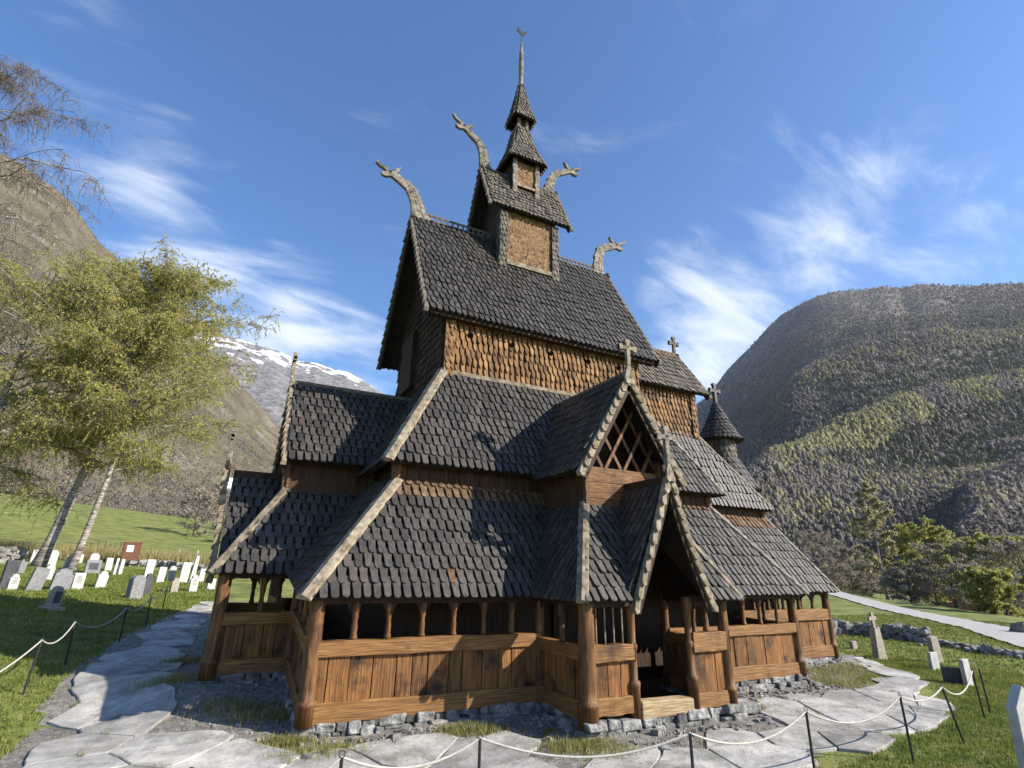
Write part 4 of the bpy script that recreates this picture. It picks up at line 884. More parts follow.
    for s in (-1, 1):
        for i in range(-5, 6):
            x0 = px + i*.62; pts_ = []
            for q in range(60):
                t = q/59; zz = zb + (zt - zb)*t; x = x0 + s*(zz - zb)*.62
                if inside_g(x, zz): pts_.append((x, zz))
            if len(pts_) > 4: mb.bar(T(pts_[0][0], du - .02 + s*.028, pts_[0][1] - .05), T(pts_[-1][0], du - .02 + s*.028, pts_[-1][1]), .085, .045, up=O(0,1,0))
    part('lattice', mb, 'post_wood', uw)
    # dark boarding behind the lattice
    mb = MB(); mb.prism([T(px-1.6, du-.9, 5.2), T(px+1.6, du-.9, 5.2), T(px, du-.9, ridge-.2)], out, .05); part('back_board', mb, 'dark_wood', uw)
    # frieze along the eaves under the upper roof is left open; gallery level: side and front walls
    def W(a, b, outd, **kw):
        A_, B_ = T(a[0], a[1], 0), T(b[0], b[1], 0); o_ = O(*outd); return gallery_wall(A_, B_, o_, A_[2], B_[2], **kw)
    if main:
        W((-hw, dw), (-.86, dw), (0, 1, 0), cols=0, spindles=4, seed=seed+11, rail=(1.02, 1.36), sill=(.02, .36), top=2.2)
        W((.86, dw), (hw, dw), (0, 1, 0), cols=1, seed=seed+12, rail=(1.10, 1.52), sill=(-.05, .26), top=2.2, arches=False)
    else:
        W((-hw, dw), (-.86, dw), (0, 1, 0), cols=1, seed=seed+11); W((.86, dw), (hw, dw), (0, 1, 0), cols=1, seed=seed+12)
    W((-hw, dg), (-hw, dw), (-1, 0, 0), cols=1, seed=seed+13, rail=(1.05, 1.33)); W((hw, dg), (hw, dw), (1, 0, 0), cols=1, seed=seed+14, rail=(1.05, 1.33))
    for x in (-.86, .83):
        c = T(x, dw + .02, 0); mb = MB(); r = .10
        mb.lathe(c, [(r*1.25, -.14), (r*1.3, .5), (r*1.42, .52), (r*1.42, .60), (r*.95, .64), (r*.9, 1.2), (r*1.15, 1.26), (r*1.15, 1.32), (r*.88, 1.36), (r*.9, 2.0), (r*1.25, 2.08), (r*1.3, 2.3)], 12); part('door_post', mb, 'post_wood', smooth=True)
    c0 = T(-.75, dw + .1, 0); mb = MB(); mb.hexa([T(-.76, dw-.14, -.12), T(.72, dw-.14, -.12), T(.72, dw+.14, -.10), T(-.76, dw+.14, -.12), T(-.76, dw-.14, .24), T(.72, dw-.14, .22), T(.72, dw+.14, .19), T(-.76, dw+.14, .23)]); part('threshold', mb, 'pale_beam', bevel=.03)
porch(lambda a, d, z: (a, -d, z), lambda a, d, z: (a, -d, z), seed=100)
porch(lambda a, d, z: (-d, -a, z + .42), lambda a, d, z: (-d, -a, z), hw=2.0, dw=9.05, dg=7.29, du=7.92, dgab=8.05, ad=5.92, az=5.41 - .42, asl=1.653, seed=200, ridge=7.95, dl=9.3, main=False, din=5.65)
post(-9.05, -2.0, .30, 2.72, .19); post(-9.05, 2.0, .34, 2.74, .18); post(-7.32, -2.0, .33, 2.6, .12)
# inner doorway of the church, seen dark through the porch
mb = MB(); mb.box(-.85, -.6, -4.12, -3.99, 0, 2.3); mb.box(.6, .85, -4.12, -3.99, 0, 2.3); mb.box(-.85, .85, -4.12, -3.99, 2.3, 2.6); portal = part('inner_portal', mb, 'dark_wood')

# ---- rubble foundation under the sill beams
def foundation():
    r = random.Random(4); mb = MB()
    def run(a, b, out, za=0, zb=0):
        a = Vector((*a, 0)); b = Vector((*b, 0)); d = b - a; L = d.length; d.normalize(); o = Vector((*out, 0))
        for course in range(3):
            s = -.1
            while s < L + .1:
                w = r.uniform(.16, .6) if r.random() > .15 else r.uniform(.6, .9); c = a + d * (s + w/2) + o * (r.uniform(-.06, .07) + .05 * (2 - course)); zg = za + (zb - za) * (s / L); h = r.uniform(.15, .24)
                zc = zg - .10 - .17 * (2 - course) + r.uniform(-.03, .02); pts = []
                e = [(-w/2*.97, -.3, -h/2), (w/2*.97, -.3, -h/2), (w/2*.97, .12, -h/2), (-w/2*.97, .12, -h/2), (-w/2*.97, -.3, h/2), (w/2*.97, -.3, h/2), (w/2*.97, .12, h/2), (-w/2*.97, .12, h/2)]
                for x, y, z in e:
                    q = c + d * (x * r.uniform(.86, 1.08)) + o * (y + r.uniform(-.07, .06)); pts.append((q.x, q.y, zc + z * r.uniform(.7, 1.15)))
                mb.hexa(pts); s += w
    run((GX0, -GY), (PX0, -GY), (0, -1)); run((PX0, -PY), (PX1, -PY), (0, -1), -.05, -.05); run((PX1, -GY), (GX1, -GY), (0, -1)); run((GX1, -3.22), (12.24, -3.22), (0, -1)); run((12.24, -3.22), (12.24, 3), (1, 0))
    run((PX0, -GY), (PX0, -PY), (-1, 0)); run((PX1, -GY), (PX1, -PY), (1, 0)); run((GX1, -GY), (GX1, -3.22), (1, 0)); run((GX0, -GY), (GX0, -2), (-1, 0), 0, .42); run((-9.05, -2), (GX0, -2), (0, -1), .42, .42); run((-9.05, -2), (-9.05, 2), (-1, 0), .42, .42)
    part('stone_footing', mb, 'stone_block', bevel=.035)
foundation()
#@@REST
# ------------------------------------------------------------------ trees
def leaf_cloud(C, size, rg, up=0.0, aspect=1.6):
    """one small quad leaf for each centre in C"""
    n = len(C); a = rg.normal(0, 1, (n, 3)); a /= np.linalg.norm(a, axis=1, keepdims=True); b = rg.normal(0, 1, (n, 3)); b -= a * (a * b).sum(1, keepdims=True); b /= np.linalg.norm(b, axis=1, keepdims=True)
    s = (size * rg.uniform(.6, 1.3, n))[:, None]
    V = np.stack([C - a*s*aspect/2, C + b*s*.5, C + a*s*aspect/2, C - b*s*.5], 1).reshape(-1, 3); return V, np.arange(4*n).reshape(-1, 4)
def strips(A, B, w0, w1, rg):
    """thin three-sided twigs from points A to points B"""
    n = len(A); d = B - A; d = d / (np.linalg.norm(d, axis=1, keepdims=True) + 1e-9); r = rg.normal(0, 1, (n, 3)); x = np.cross(d, r); x /= np.linalg.norm(x, axis=1, keepdims=True) + 1e-9; y = np.cross(d, x)
    R3 = [(math.cos(2*math.pi*k/3), math.sin(2*math.pi*k/3)) for k in range(3)]
    V = np.stack([A + (x*c + y*s)*w0 for c, s in R3] + [B + (x*c + y*s)*w1 for c, s in R3], 1).reshape(-1, 3); o = np.arange(n)[:, None]*6
    F = np.concatenate([o + np.array([[i, (i+1) % 3, 3 + (i+1) % 3, 3 + i]]) for i in range(3)]); return V, F
def tree(name, label, cat, base, H, crown_r, lean=(0, 0), seed=0, bark='brown_bark', leaf='spring_leaf', nlimb=26, nsub=8, ntwig=9, nleaf=9, leaf_size=.16, droop=.5, crown_from=.25, r0=None, twig_w=.012, shape=None, group=None, curve=.0, twig_len=1.0, side=(0, 0), up=.5):
    rg = np.random.default_rng(seed); rd = random.Random(seed); base = Vector(base); r0 = r0 or H * .018; root = empty(name, label, cat, base, group)
    mb = MB(); N_ = 14; tr = []
    for i in range(N_ + 1):
        t = i / N_; off = Vector((lean[0], lean[1], 0)) * H * (t - curve * t * t)
        wob = Vector((math.sin(t*5 + seed), math.cos(t*4.3 + seed*2), 0)) * H * .008 * t
        tr.append(off + wob + Vector((0, 0, H * .95 * t - .1)))
    mb.tube(tr, [r0 * (1.35 if i == 0 else 1) * (1 - .93 * (i/N_)**.85) for i in range(N_ + 1)], 10)
    shape = shape or (lambda t: math.sin(math.pi * min(1, .12 + .88 * t)) ** .6)
    TA, TB, LC = [], [], []
    for i in range(nlimb):
        t = crown_from + (1 - crown_from) * ((i + rd.random()) / nlimb) ** .9; k = min(N_ - 1, int(t * N_)); p = tr[k].lerp(tr[k+1], t*N_ - k); tc = (t - crown_from) / (1 - crown_from)
        ang = i * 2.399 + rd.uniform(-.4, .4); L = crown_r * shape(tc) * rd.uniform(.75, 1.15); d = Vector((math.cos(ang), math.sin(ang), 0)); el = up + .5 * tc + rd.uniform(-.15, .15)
        L *= 1 + .45 * (d.x * side[0] + d.y * side[1])
        if L < .3: L = .3
        pts = [p]
        for q in range(1, 7):
            f = q / 6; pts.append(p + d * (L * f) + Vector((0, 0, L * (el * f - droop * .75 * f * f))) + Vector((rd.uniform(-1,1), rd.uniform(-1,1), rd.uniform(-1,1))) * L * .035)
        rb = r0 * (1 - .9 * t) * .42 + .012; mb.tube(pts, [rb * (1 - .85 * q / 6) for q in range(7)], 5, cap=False)
        for j in range(nsub):
            f = .22 + .78 * (j + rd.random()) / nsub; q = min(5, int(f * 6)); a = pts[q].lerp(pts[q+1], f*6 - q); dd = (pts[q+1] - pts[q]).normalized(); sd = Vector((rd.uniform(-1,1), rd.uniform(-1,1), rd.uniform(-.3,.7))).normalized()
            l2 = L * .42 * (1.15 - .6 * f) * rd.uniform(.6, 1.2); sub = [a]
            for z in range(1, 4): g_ = z/3; sub.append(a + (dd * .7 + sd * .8) * (l2 * g_) - Vector((0, 0, droop * l2 * .55 * g_ * g_)))
            mb.tube(sub, [rb * .35 * (1 - .75 * z/3) + .004 for z in range(4)], 4, cap=False)
            for w in range(ntwig):
                g_ = rd.uniform(.15, 1); z = min(2, int(g_*3)); c = sub[z].lerp(sub[z+1], g_*3 - z); v = Vector((rd.gauss(0, 1), rd.gauss(0, 1), rd.gauss(0, .6))).normalized()
                tl = twig_len * rd.uniform(.4, 1.1) * (.25 + .12 * crown_r); m = c + v * tl * .55 - Vector((0,0, droop * tl * .15)); e = m + v * tl * .25 - Vector((0, 0, droop * tl * rd.uniform(.4, 1.1)))
                TA += [c, m]; TB += [m, e]
                if nleaf:
                    for u in range(nleaf):
                        h = rd.random(); x = c.lerp(m, h*2) if h < .5 else m.lerp(e, h*2 - 1); LC.append(x)
    part_ = mb.build('trunk', bark, root, smooth=True)
    A = np.array([tuple(v) for v in TA]); B = np.array([tuple(v) for v in TB]); V, F = strips(A, B, twig_w, twig_w * .5, rg); mi = np.zeros(len(F), int)
    if nleaf:
        C = np.array([tuple(v) for v in LC]); C += rg.normal(0, leaf_size * .5, C.shape); V2, F2 = leaf_cloud(C, leaf_size, rg); F = np.concatenate([F, F2 + len(V)]); V = np.concatenate([V, V2]); mi = np.concatenate([mi, np.ones(len(F2), int)])
    np_mesh('crown', V, F, ['twig', leaf], root, mi=mi)
    return root
def right_of(u):
    a, _ = az_el(u, 560); return math.cos(a), -math.sin(a)
rx, ry = right_of(60)
tree('birch_tree', 'front birch with a strongly leaning trunk and yellow green spring leaves behind the graveyard', 'tree', at(36, 60) - Vector((0, 0, .2)), 29, 8.6, lean=(.17*rx, .17*ry), curve=.25, seed=3, bark='birch_bark', nlimb=58, nsub=9, ntwig=13, nleaf=17, leaf_size=.105, droop=.45, crown_from=.3, twig_len=1.7, up=.62, r0=.44, twig_w=.016, side=(.12*rx, .12*ry))
tree('birch_tree', 'slimmer birch standing right of the leaning birch, trunk speckled white', 'tree', at(70, 57) - Vector((0, 0, .2)), 23, 7.2, lean=(.12*rx, .12*ry), curve=.3, seed=8, bark='birch_bark', nlimb=38, nsub=8, ntwig=10, nleaf=15, leaf_size=.105, droop=.5, crown_from=.36, twig_len=1.6, r0=.3, twig_w=.015, side=(.35*rx, .35*ry), up=.62)
tree('birch_tree', 'yellow green birch crown at the left edge of the photo, beside the leaning birch', 'tree', at(-70, 62), 25, 10, lean=(.05*rx, .05*ry), seed=12, bark='birch_bark', nlimb=44, nsub=8, ntwig=11, nleaf=14, leaf_size=.11, droop=.55, crown_from=.2, twig_len=1.6, r0=.4, twig_w=.015)
tree('bare_birch', 'tall leafless birch with drooping twigs reaching in at the upper left corner', 'tree', at(-235, 36), 28.5, 5.8, lean=(-.02*rx, -.02*ry), seed=21, bark='birch_bark', leaf='bud_twig', nlimb=40, nsub=10, ntwig=16, nleaf=1, leaf_size=.05, droop=.75, crown_from=.35, r0=.36, twig_w=.012, twig_len=1.2, side=(.35*rx, .35*ry))
TREES = [  # u, distance, height, crown radius, leaf, bark, leaf size, label, seed, slim
    (882, 112, 19.5, 3.2, 'pale_leaf', 'birch_bark', .22, 'tall slender birch with a white trunk, highest tree beyond the road', 31, 1),
    (822, 150, 17, 6.5, 'bud_twig', 'brown_bark', .3, 'bare grey brown tree just right of the church roof corner', 32, 0),
    (786, 190, 19, 8, 'bud_twig', 'brown_bark', .34, 'leafless tree peeping over the east end of the church roof', 33, 0),
    (850, 135, 11, 5.0, 'bud_twig', 'brown_bark', .28, 'low bare bush tree left of the tall slender birch', 34, 0),
    (930, 122, 14.5, 6.4, 'fresh_leaf', 'brown_bark', .3, 'bright green leafing tree right of the tall slender birch', 35, 0),
    (909, 140, 10.5, 5.0, 'bud_twig', 'brown_bark', .28, 'bare twiggy tree in front of the bright green leafing tree', 36, 0),
    (948, 112, 10.5, 5.2, 'bud_twig', 'brown_bark', .28, 'bare bush tree left of the red house', 37, 0),
    (996, 112, 12.5, 6.2, 'fresh_leaf', 'brown_bark', .28, 'broad fresh green tree right of the red house', 38, 0),
    (1022, 95, 9.5, 5, 'bud_twig', 'brown_bark', .24, 'bare bush at the right edge of the photo beyond the road', 39, 0),
    (985, 85, 5.0, 2.6, 'fresh_leaf', 'brown_bark', .2, 'small green shrub at the field edge, nearest tree beyond the road', 40, 0),
    (866, 145, 11.5, 5.2, 'pale_leaf', 'brown_bark', .28, 'pale olive bush tree behind the tall slender birch', 41, 0),
    (938, 175, 18, 7, 'bud_twig', 'brown_bark', .34, 'tall bare tree far behind the bright green leafing tree', 42, 0),
    (838, 175, 13, 6, 'pale_leaf', 'brown_bark', .3, 'pale green tree behind the low bare bush tree', 43, 0),
    (1008, 165, 17, 8, 'bud_twig', 'brown_bark', .34, 'large bare tree rising behind the broad fresh green tree', 44, 0),
    (968, 100, 6.5, 3.6, 'bud_twig', 'brown_bark', .24, 'low bare shrub below the red house roof', 45, 0),
    (905, 108, 5.5, 3.2, 'bud_twig', 'brown_bark', .24, 'low bare shrub at the foot of the tall slender birch', 46, 0),
]
for u, d, H, cr, lf, bk, ls, lab, sd, slim in TREES:
    b = at(u, d); b.z -= .3
    tree('birch_tree' if slim else 'broadleaf_tree', lab, 'tree', b, H, cr, seed=sd, bark=bk, leaf=lf, nlimb=26, nsub=8, ntwig=9, nleaf=6 if lf != 'bud_twig' else 5, leaf_size=ls * (1 if lf != 'bud_twig' else .6), droop=.45, crown_from=.16 if slim else .08, r0=.22 if slim else .2, twig_w=.03, group='trees beyond the road', shape=(lambda t: .35 + .65*math.sin(math.pi*min(1, .25 + .75*t))) if slim else None, up=.6)
# bushes at the top of the green field, under the left hillside
for k, (u, d, H, cr, lf, lab) in enumerate([(186, 118, 8, 4, 'bud_twig', 'brown bush at the top of the green field, left of the west porch finial'), (262, 125, 9, 4.5, 'fresh_leaf', 'dark green tree rising behind the crest of the west porch roof'), (215, 140, 8, 5, 'bud_twig', 'bare bush by the white farmhouse on the left slope'), (232, 110, 4, 3, 'pale_leaf', 'low pale bush between the farmhouse and the west porch')]):
    b = at(u, d); b.z -= .3; tree('field_bush', lab, 'bush', b, H, cr, seed=60 + k, leaf=lf, nlimb=18, nsub=6, ntwig=7, nleaf=4, leaf_size=.22, droop=.3, crown_from=.05, r0=.16, twig_w=.025, group='bushes above the field')

# ------------------------------------------------------------------ gravestones
def stone_outline(kind, w, h):
    if kind == 'round': return [(-w/2, 0), (w/2, 0)] + [(w/2*math.cos(t), h - w*.42 + w*.42*math.sin(t)) for t in [math.pi*k/10 for k in range(11)]]
    if kind == 'peak': return [(-w/2, 0), (w/2, 0), (w/2*.96, h*.78), (w*.22, h*.9), (0, h), (-w*.22, h*.9), (-w/2*.96, h*.78)]
    if kind == 'taper': return [(-w/2, 0), (w/2, 0), (w*.30, h*.94), (w*.2, h), (-w*.2, h), (-w*.30, h*.94)]
    if kind == 'shoulder': return [(-w/2, 0), (w/2, 0), (w/2, h*.72), (w*.36, h*.8), (w*.3, h*.93), (0, h), (-w*.3, h*.93), (-w*.36, h*.8), (-w/2, h*.72)]
    return [(-w/2, 0), (w/2, 0), (w/2*.98, h*.97), (w*.44, h), (-w*.44, h*.99), (-w/2*.98, h*.95)]
def gravestone(u, wb, px_w, px_h, kind, mat, label, tilt=0.0, face=None, base=None, plaque=None, pos=None, t=.16, name='gravestone', yaw=.0, group='gravestones in the churchyard', top=None):
    p = Vector(ghit(u, wb)) if pos is None else Vector(pos); D = float((np.array(p) - CAM) @ (RM @ np.array([0, 0, -1.0])))
    sc = D / FPX; w, h = px_w * sc * .82, px_h * sc * .9; r = random.Random(int(u*7 + wb)); p.z = g1(p.x, p.y)
    root = empty(name, label, 'gravestone', p, group)
    root.rotation_euler = (r.uniform(-.05, .05), tilt * .45, -math.atan2(p.x - CAM[0], p.y - CAM[1]) + .55 + yaw)
    z0 = 0
    if base: mb = MB(); mb.box(-w*.68, w*.68, -t*1.4, t*1.4, -.12, h*.14); mb.build('plinth', base, root, bevel=.02); z0 = h*.14
    o = [(x + r.uniform(-.008, .008), z0 + z*(1 - z0/h) - (.15 if z == 0 and not base else 0)) for x, z in stone_outline(kind, w, h)]
    mb = MB(); mb.prism([(x, -t/2, z) for x, z in o], (0, -1, 0), -t) if False else mb.prism([(x, -t/2, z) for x, z in o], (0, -1, 0), t)
    mb.build('headstone', mat, root, bevel=.015)
    if plaque:
        mb = MB(); mb.box(-w*.3, w*.3, -t/2 - .012, -t/2 + .004, h*.3, h*.78); mb.build('plaque', plaque, root)
    if face:   # a few worn, illegible lines cut into the face
        mb = MB(); z = h*.75
        while z > h*.34: ww = w*r.uniform(.2, .34); mb.box(-ww, ww, -t/2 - .004, -t/2 + .003, z, z + h*.028); z -= h*.085
        mb.build('inscription', 'engraving', root); root.children[-1]['kind'] = 'stuff' if False else 'part'
    if top == 'cross':
        mb = MB(); k = w*.95; zc = h*.98; mb.box(-k*.14, k*.14, -.05, .05, zc - .02, zc + k*1.1); mb.box(-k*.42, k*.42, -.045, .045, zc + k*.55, zc + k*.82); mb.build('stone_cross', mat, root, bevel=.01)
    return root
GR = [ # u, base row, width px, height px, shape, material, label, tilt, extras
 (4, 590, 15, 32, 'slab', 'grave_dark', 'dark brown monument cut by the left edge of the photo', .12, {}),
 (15, 574, 17, 14, 'slab', 'grave_grey', 'grey slab leaning right, behind the small pale stone near the left edge', .22, {}),
 (11, 590, 11, 17, 'shoulder', 'grave_white', 'small pale stone standing in front of a grey leaning slab near the left edge', .1, {'face': 1}),
 (20, 561, 7, 8, 'slab', 'grave_tan', 'small cream stone by the rubble heap at the far left', .05, {}),
 (34, 562, 11, 13, 'slab', 'grave_white', 'squarish white stone under the leaning birch trunk', .15, {}),
 (50, 566, 10, 17, 'round', 'grave_white', 'round topped white stone between the two birch trunks', .12, {}),
 (46, 580, 10, 18, 'shoulder', 'grave_white', 'rough white stone standing behind the large grey slab', .2, {}),
 (66, 570, 9, 16, 'peak', 'grave_white', 'white stone leaning right, just below the slimmer birch trunk', .3, {}),
 (32, 591, 17, 25, 'slab', 'grave_grey', 'long grey slab leaning far to the right', .38, {}),
 (58, 591, 22, 24, 'shoulder', 'grave_grey', 'broad dark grey stone behind the small monument with black plaque', .28, {}),
 (51, 610, 13, 25, 'shoulder', 'grave_tan', 'small stepped monument with a black plaque, nearest stone on the left lawn', .1, {'base': 'grave_tan', 'plaque': 'grave_dark', 't': .3}),
 (75, 589, 13, 17, 'slab', 'grave_white', 'bluish white block with dark lettering', .1, {'face': 1, 't': .3}),
 (78, 563, 8, 9, 'slab', 'grave_white', 'little white stone far back right of the slimmer birch', .05, {}),
 (93, 563, 11, 10, 'round', 'grave_white', 'white dome shaped stone behind the black topped grey stone', 0, {}),
 (91, 574, 18, 15, 'slab', 'grave_grey', 'wide grey stone with a black band across its top', .05, {'plaque': 'grave_dark'}),
 (99, 588, 12, 18, 'shoulder', 'grave_white', 'white stone with a dark shaded left edge, leaning right', .3, {}),
 (107, 571, 8, 14, 'slab', 'grave_white', 'white slab left of the pair of narrow white stones', .08, {}),
 (114, 575, 5, 18, 'taper', 'grave_white', 'left one of two narrow white stones beside the brown notice board', .1, {}),
 (119, 575, 4.5, 17, 'round', 'grave_white', 'right one of two narrow white stones beside the brown notice board', .12, {}),
 (133, 599, 15, 25, 'round', 'grave_grey', 'rounded boulder like grey stone half in the church shadow', .1, {'t': .45}),
 (145, 595, 11, 23, 'shoulder', 'grave_dark', 'tall dark stone next to the rounded grey stone', .12, {'face': 1}),
 (146, 583, 10, 25, 'slab', 'grave_white', 'tall pale stone behind the dark stone', .08, {}),
 (159, 583, 9, 17, 'slab', 'grave_white', 'plain white stone leaning right, first one right of the dark stone', .22, {}),
 (169, 581, 8, 16, 'round', 'grave_white', 'white stone leaning right, second one right of the dark stone', .25, {}),
 (173, 593, 9, 16, 'shoulder', 'grave_tan', 'cream weathered stone behind the last rope post', .05, {}),
 (182, 583, 11, 22, 'slab', 'grave_white', 'wide white stone left of the narrow tall white pillar', .12, {}),
 (191, 582, 7, 28, 'taper', 'grave_white', 'narrow tall white pillar leaning right', .2, {}),
 (192, 592, 10, 18, 'shoulder', 'grave_white', 'rough white stone with dark stains below the narrow pillar', .08, {'face': 1}),
 (200, 582, 7, 14, 'slab', 'grave_white', 'white stone beside the corner of the west porch roof', .1, {}),
 (210, 590, 10, 12, 'slab', 'grave_white', 'low pale stone peeping out left of the west porch post', .05, {}),
]
for u, wb, pw, ph, kd, mt, lab, tl, ex in GR: gravestone(u, wb, pw, ph, kd, mt, lab, tilt=tl, **ex)
# churchyard to the right of the path
gravestone(881, 660, 17, 33, 'taper', 'grave_tan', 'grey stone topped by a small cross, beside the curve of the path', yaw=.4, tilt=-.03, top='cross', t=.26)
gravestone(854, 649, 8, 8, 'slab', 'grave_tan', 'tiny stone left of the stone with a cross', yaw=.4, tilt=0, t=.2)
gravestone(938, 663, 13, 27, 'slab', 'grave_tan', 'brownish slab leaning left behind the white stone', yaw=.4, tilt=-.18, t=.2)
gravestone(935, 670, 13, 18, 'slab', 'grave_white', 'white stone in front of the brownish leaning slab', yaw=.4, tilt=.03, t=.14)
gravestone(955, 684, 22, 17, 'slab', 'grave_dark', 'low dark stone seen from its shaded face, left of the white edged stone', tilt=.02, yaw=-.5, t=.14)
gravestone(969, 686, 12, 27, 'slab', 'grave_white', 'white faced upright stone between the dark low stone and the rope posts', tilt=-.06, yaw=.5, t=.14)
gravestone(833, 643, 5, 19, 'slab', 'grave_white', 'white stone hidden half behind the east corner post of the church', yaw=.4, tilt=0)
gravestone(1040, 790, 40, 104, 'peak', 'grave_white', 'big lichened white headstone cut by the right edge of the photo', tilt=.06, yaw=.45, t=.16)
# rubble heap, low walls
def rubble(name, label, cat, pts, n, w, h, seed, size=.3, mat='lichen_rock'):
    rg = random.Random(seed); mb = MB(); P = [Vector(p) for p in pts]; segs = [(P[i], P[i+1], (P[i+1] - P[i]).length) for i in range(len(P) - 1)]; tot = sum(s[2] for s in segs)
    for _ in range(n):
        s = rg.random() * tot
        for a, b, L in segs:
            if s <= L: break
            s -= L
        c = a.lerp(b, min(1, s/L)); d = (b - a).normalized(); nn = Vector((-d.y, d.x, 0)); zz = rg.random(); c = c + nn * rg.gauss(0, w*.35) * (1 - .5*zz); c.z = g1(c.x, c.y) + h * zz * .85
        k = size * rg.uniform(.5, 1.3); ax = [Vector((rg.gauss(0,1), rg.gauss(0,1), rg.gauss(0,.3))).normalized() for _ in range(1)]; x = ax[0]; y = Vector((0,0,1)).cross(x).normalized(); z = x.cross(y)
        e = [(-1,-1,-1),(1,-1,-1),(1,1,-1),(-1,1,-1),(-1,-1,1),(1,-1,1),(1,1,1),(-1,1,1)]
        mb.hexa([c + x*(q[0]*k*.6*rg.uniform(.6,1.1)) + y*(q[1]*k*.42*rg.uniform(.6,1.1)) + z*(q[2]*k*.3*rg.uniform(.6,1.1)) for q in e])
    return tag(mb.build(name, mat, bevel=.03), label, cat)
H_ = lambda u, w: Vector(ghit(u, w))
rubble('stone_wall', 'low dry stone wall crossing the grass beyond the cross topped stone', 'wall', [at(800, 33), H_(835, 634), H_(905, 640), H_(930, 643)], 420, .55, .75, 3, .42)
rubble('stone_wall', 'tumbled end of the dry stone wall trailing to the right across the grass', 'wall', [H_(930, 645), H_(975, 651), H_(1030, 660)], 110, .9, .22, 4, .36)
rubble('stone_wall', 'low white speckled field wall behind the notice board', 'wall', [H_(128, 566), H_(160, 567), H_(205, 572)], 170, .5, .55, 5, .5)
rubble('stone_wall', 'heap of black and white rubble at the far left of the graveyard', 'wall', [at(-25, 62), at(4, 62), at(18, 63)], 160, 1.0, 1.3, 6, .6)
bld = H_(1007, 613); rubble('boulder', 'single mossy boulder on the grass just below the road at the right', 'rock', [at(1003, 50), at(1008, 50)], 9, .5, .4, 8, .8)

# notice board, field fence, farmhouses
nb = empty('notice_board', 'rust brown notice board with a white sheet, at the back of the graveyard', 'notice board', at(127, 66)); nb.rotation_euler.z = .35
mb = MB(); mb.box(-.75, .75, -.12, .12, .1, 2.0); mb.build('board', 'board_brown', nb, bevel=.03); mb = MB(); mb.box(-.45, .1, -.14, -.122, 1.15, 1.75); mb.build('notice_sheet', 'paper', nb)
mb = MB(); mb.bar((-.8, 0, 2.03), (.8, 0, 2.03), .3, .06); mb.build('cap_board', 'board_brown', nb)
ford = ['leftmost','second','third','fourth','fifth','sixth']
for k, u in enumerate([85, 92, 99, 104, 109, 114]):
    b = at(u, 74 + k*.3); mb = MB(); mb.tube([(0,0,-.2), (.03*k - .05, .02, 1.25 + .08*((k*7) % 3))], .06, 6); o = mb.build('fence_stake', 'brown_bark'); o.location = b; tag(o, ford[k] + ' of six short brown stakes in the dry grass right of the birches', 'fence stake', group='stakes along the field')
for k, (u, lab) in enumerate([(175, 'white fence post in the field, left one of two near the notice board'), (194, 'white fence post in the field, right one of two near the west porch')]):
    b = at(u, 72); mb = MB(); mb.tube([(0,0,-.2), (.03, 0, 1.35)], .08, 6); o = mb.build('fence_post', 'grave_white'); o.location = b; tag(o, lab, 'fence post', group='white posts in the field')
def house(u, d, w, l, h, yaw, wall, roof, label, z=None):
    b = at(u, d); root = empty('farmhouse', label, 'house', b if z is None else Vector((b.x, b.y, z))); root.rotation_euler.z = yaw
    mb = MB(); mb.box(-l/2, l/2, -w/2, w/2, -2, h); mb.prism([(-l/2, -w/2, h), (-l/2, w/2, h), (-l/2, 0, h + w*.42)], (-1,0,0), l); mb.build('wall', wall, root)
    mb = MB()
    for s in (-1, 1): mb.prism([(-l/2 - .3, s*(w/2 + .35), h - .15), (l/2 + .3, s*(w/2 + .35), h - .15), (l/2 + .3, 0, h + w*.42 + .12), (-l/2 - .3, 0, h + w*.42 + .12)], (0, s, 1), .12)
    rf = mb.build('roof', roof, root); mb = MB(); mb.box(l*.15, l*.15 + .6, -.3, .3, h + w*.25, h + w*.42 + 1.0); mb.build('chimney', 'grave_grey', rf)
    for k in range(3):
        x = -l*.32 + k*l*.32; mb = MB(); mb.box(x - .55, x + .55, -w/2 - .05, -w/2 + .02, h*.35, h*.35 + 1.2); wn = mb.build('window', 'house_white', root); mb = MB(); mb.box(x - .44, x + .44, -w/2 - .06, -w/2 - .045, h*.35 + .1, h*.35 + 1.1); mb.build('pane', 'window_glass', wn)
house(961, 150, 7, 10, 4, .5, 'house_red', 'house_roof', 'red house with a grey roof half hidden among the trees on the right', z=-4)
house(1022, 170, 8, 12, 4.5, .2, 'house_white', 'house_roof', 'grey roofed house at the right edge beyond the trees', z=-3)
def hill_point(u, w, name='brown_hillside'):
    P = HILLS[name].reshape(-1, 3); c = (P - CAM) @ RM; dp = -c[:, 2]; e = (512 + FPX*c[:, 0]/dp - u)**2 + (384 - FPX*c[:, 1]/dp - w)**2; e[dp < 1] = 1e9; return P[int(np.argmin(e))]
def hill_house(u, w, *a):
    q = hill_point(u, w); d = math.hypot(q[0] - CAM[0], q[1] - CAM[1]); house(u, d, *a, z=float(q[2]) - .5)
hill_house(215, 487, 5, 8, 3, .3, 'house_white', 'house_white', 'small white farmhouse on the slope left of the west porch finial')
hill_house(251, 483, 5, 9, 3.2, -.2, 'house_white', 'house_white', 'white farmhouse whose roof shows over the crest of the west porch')

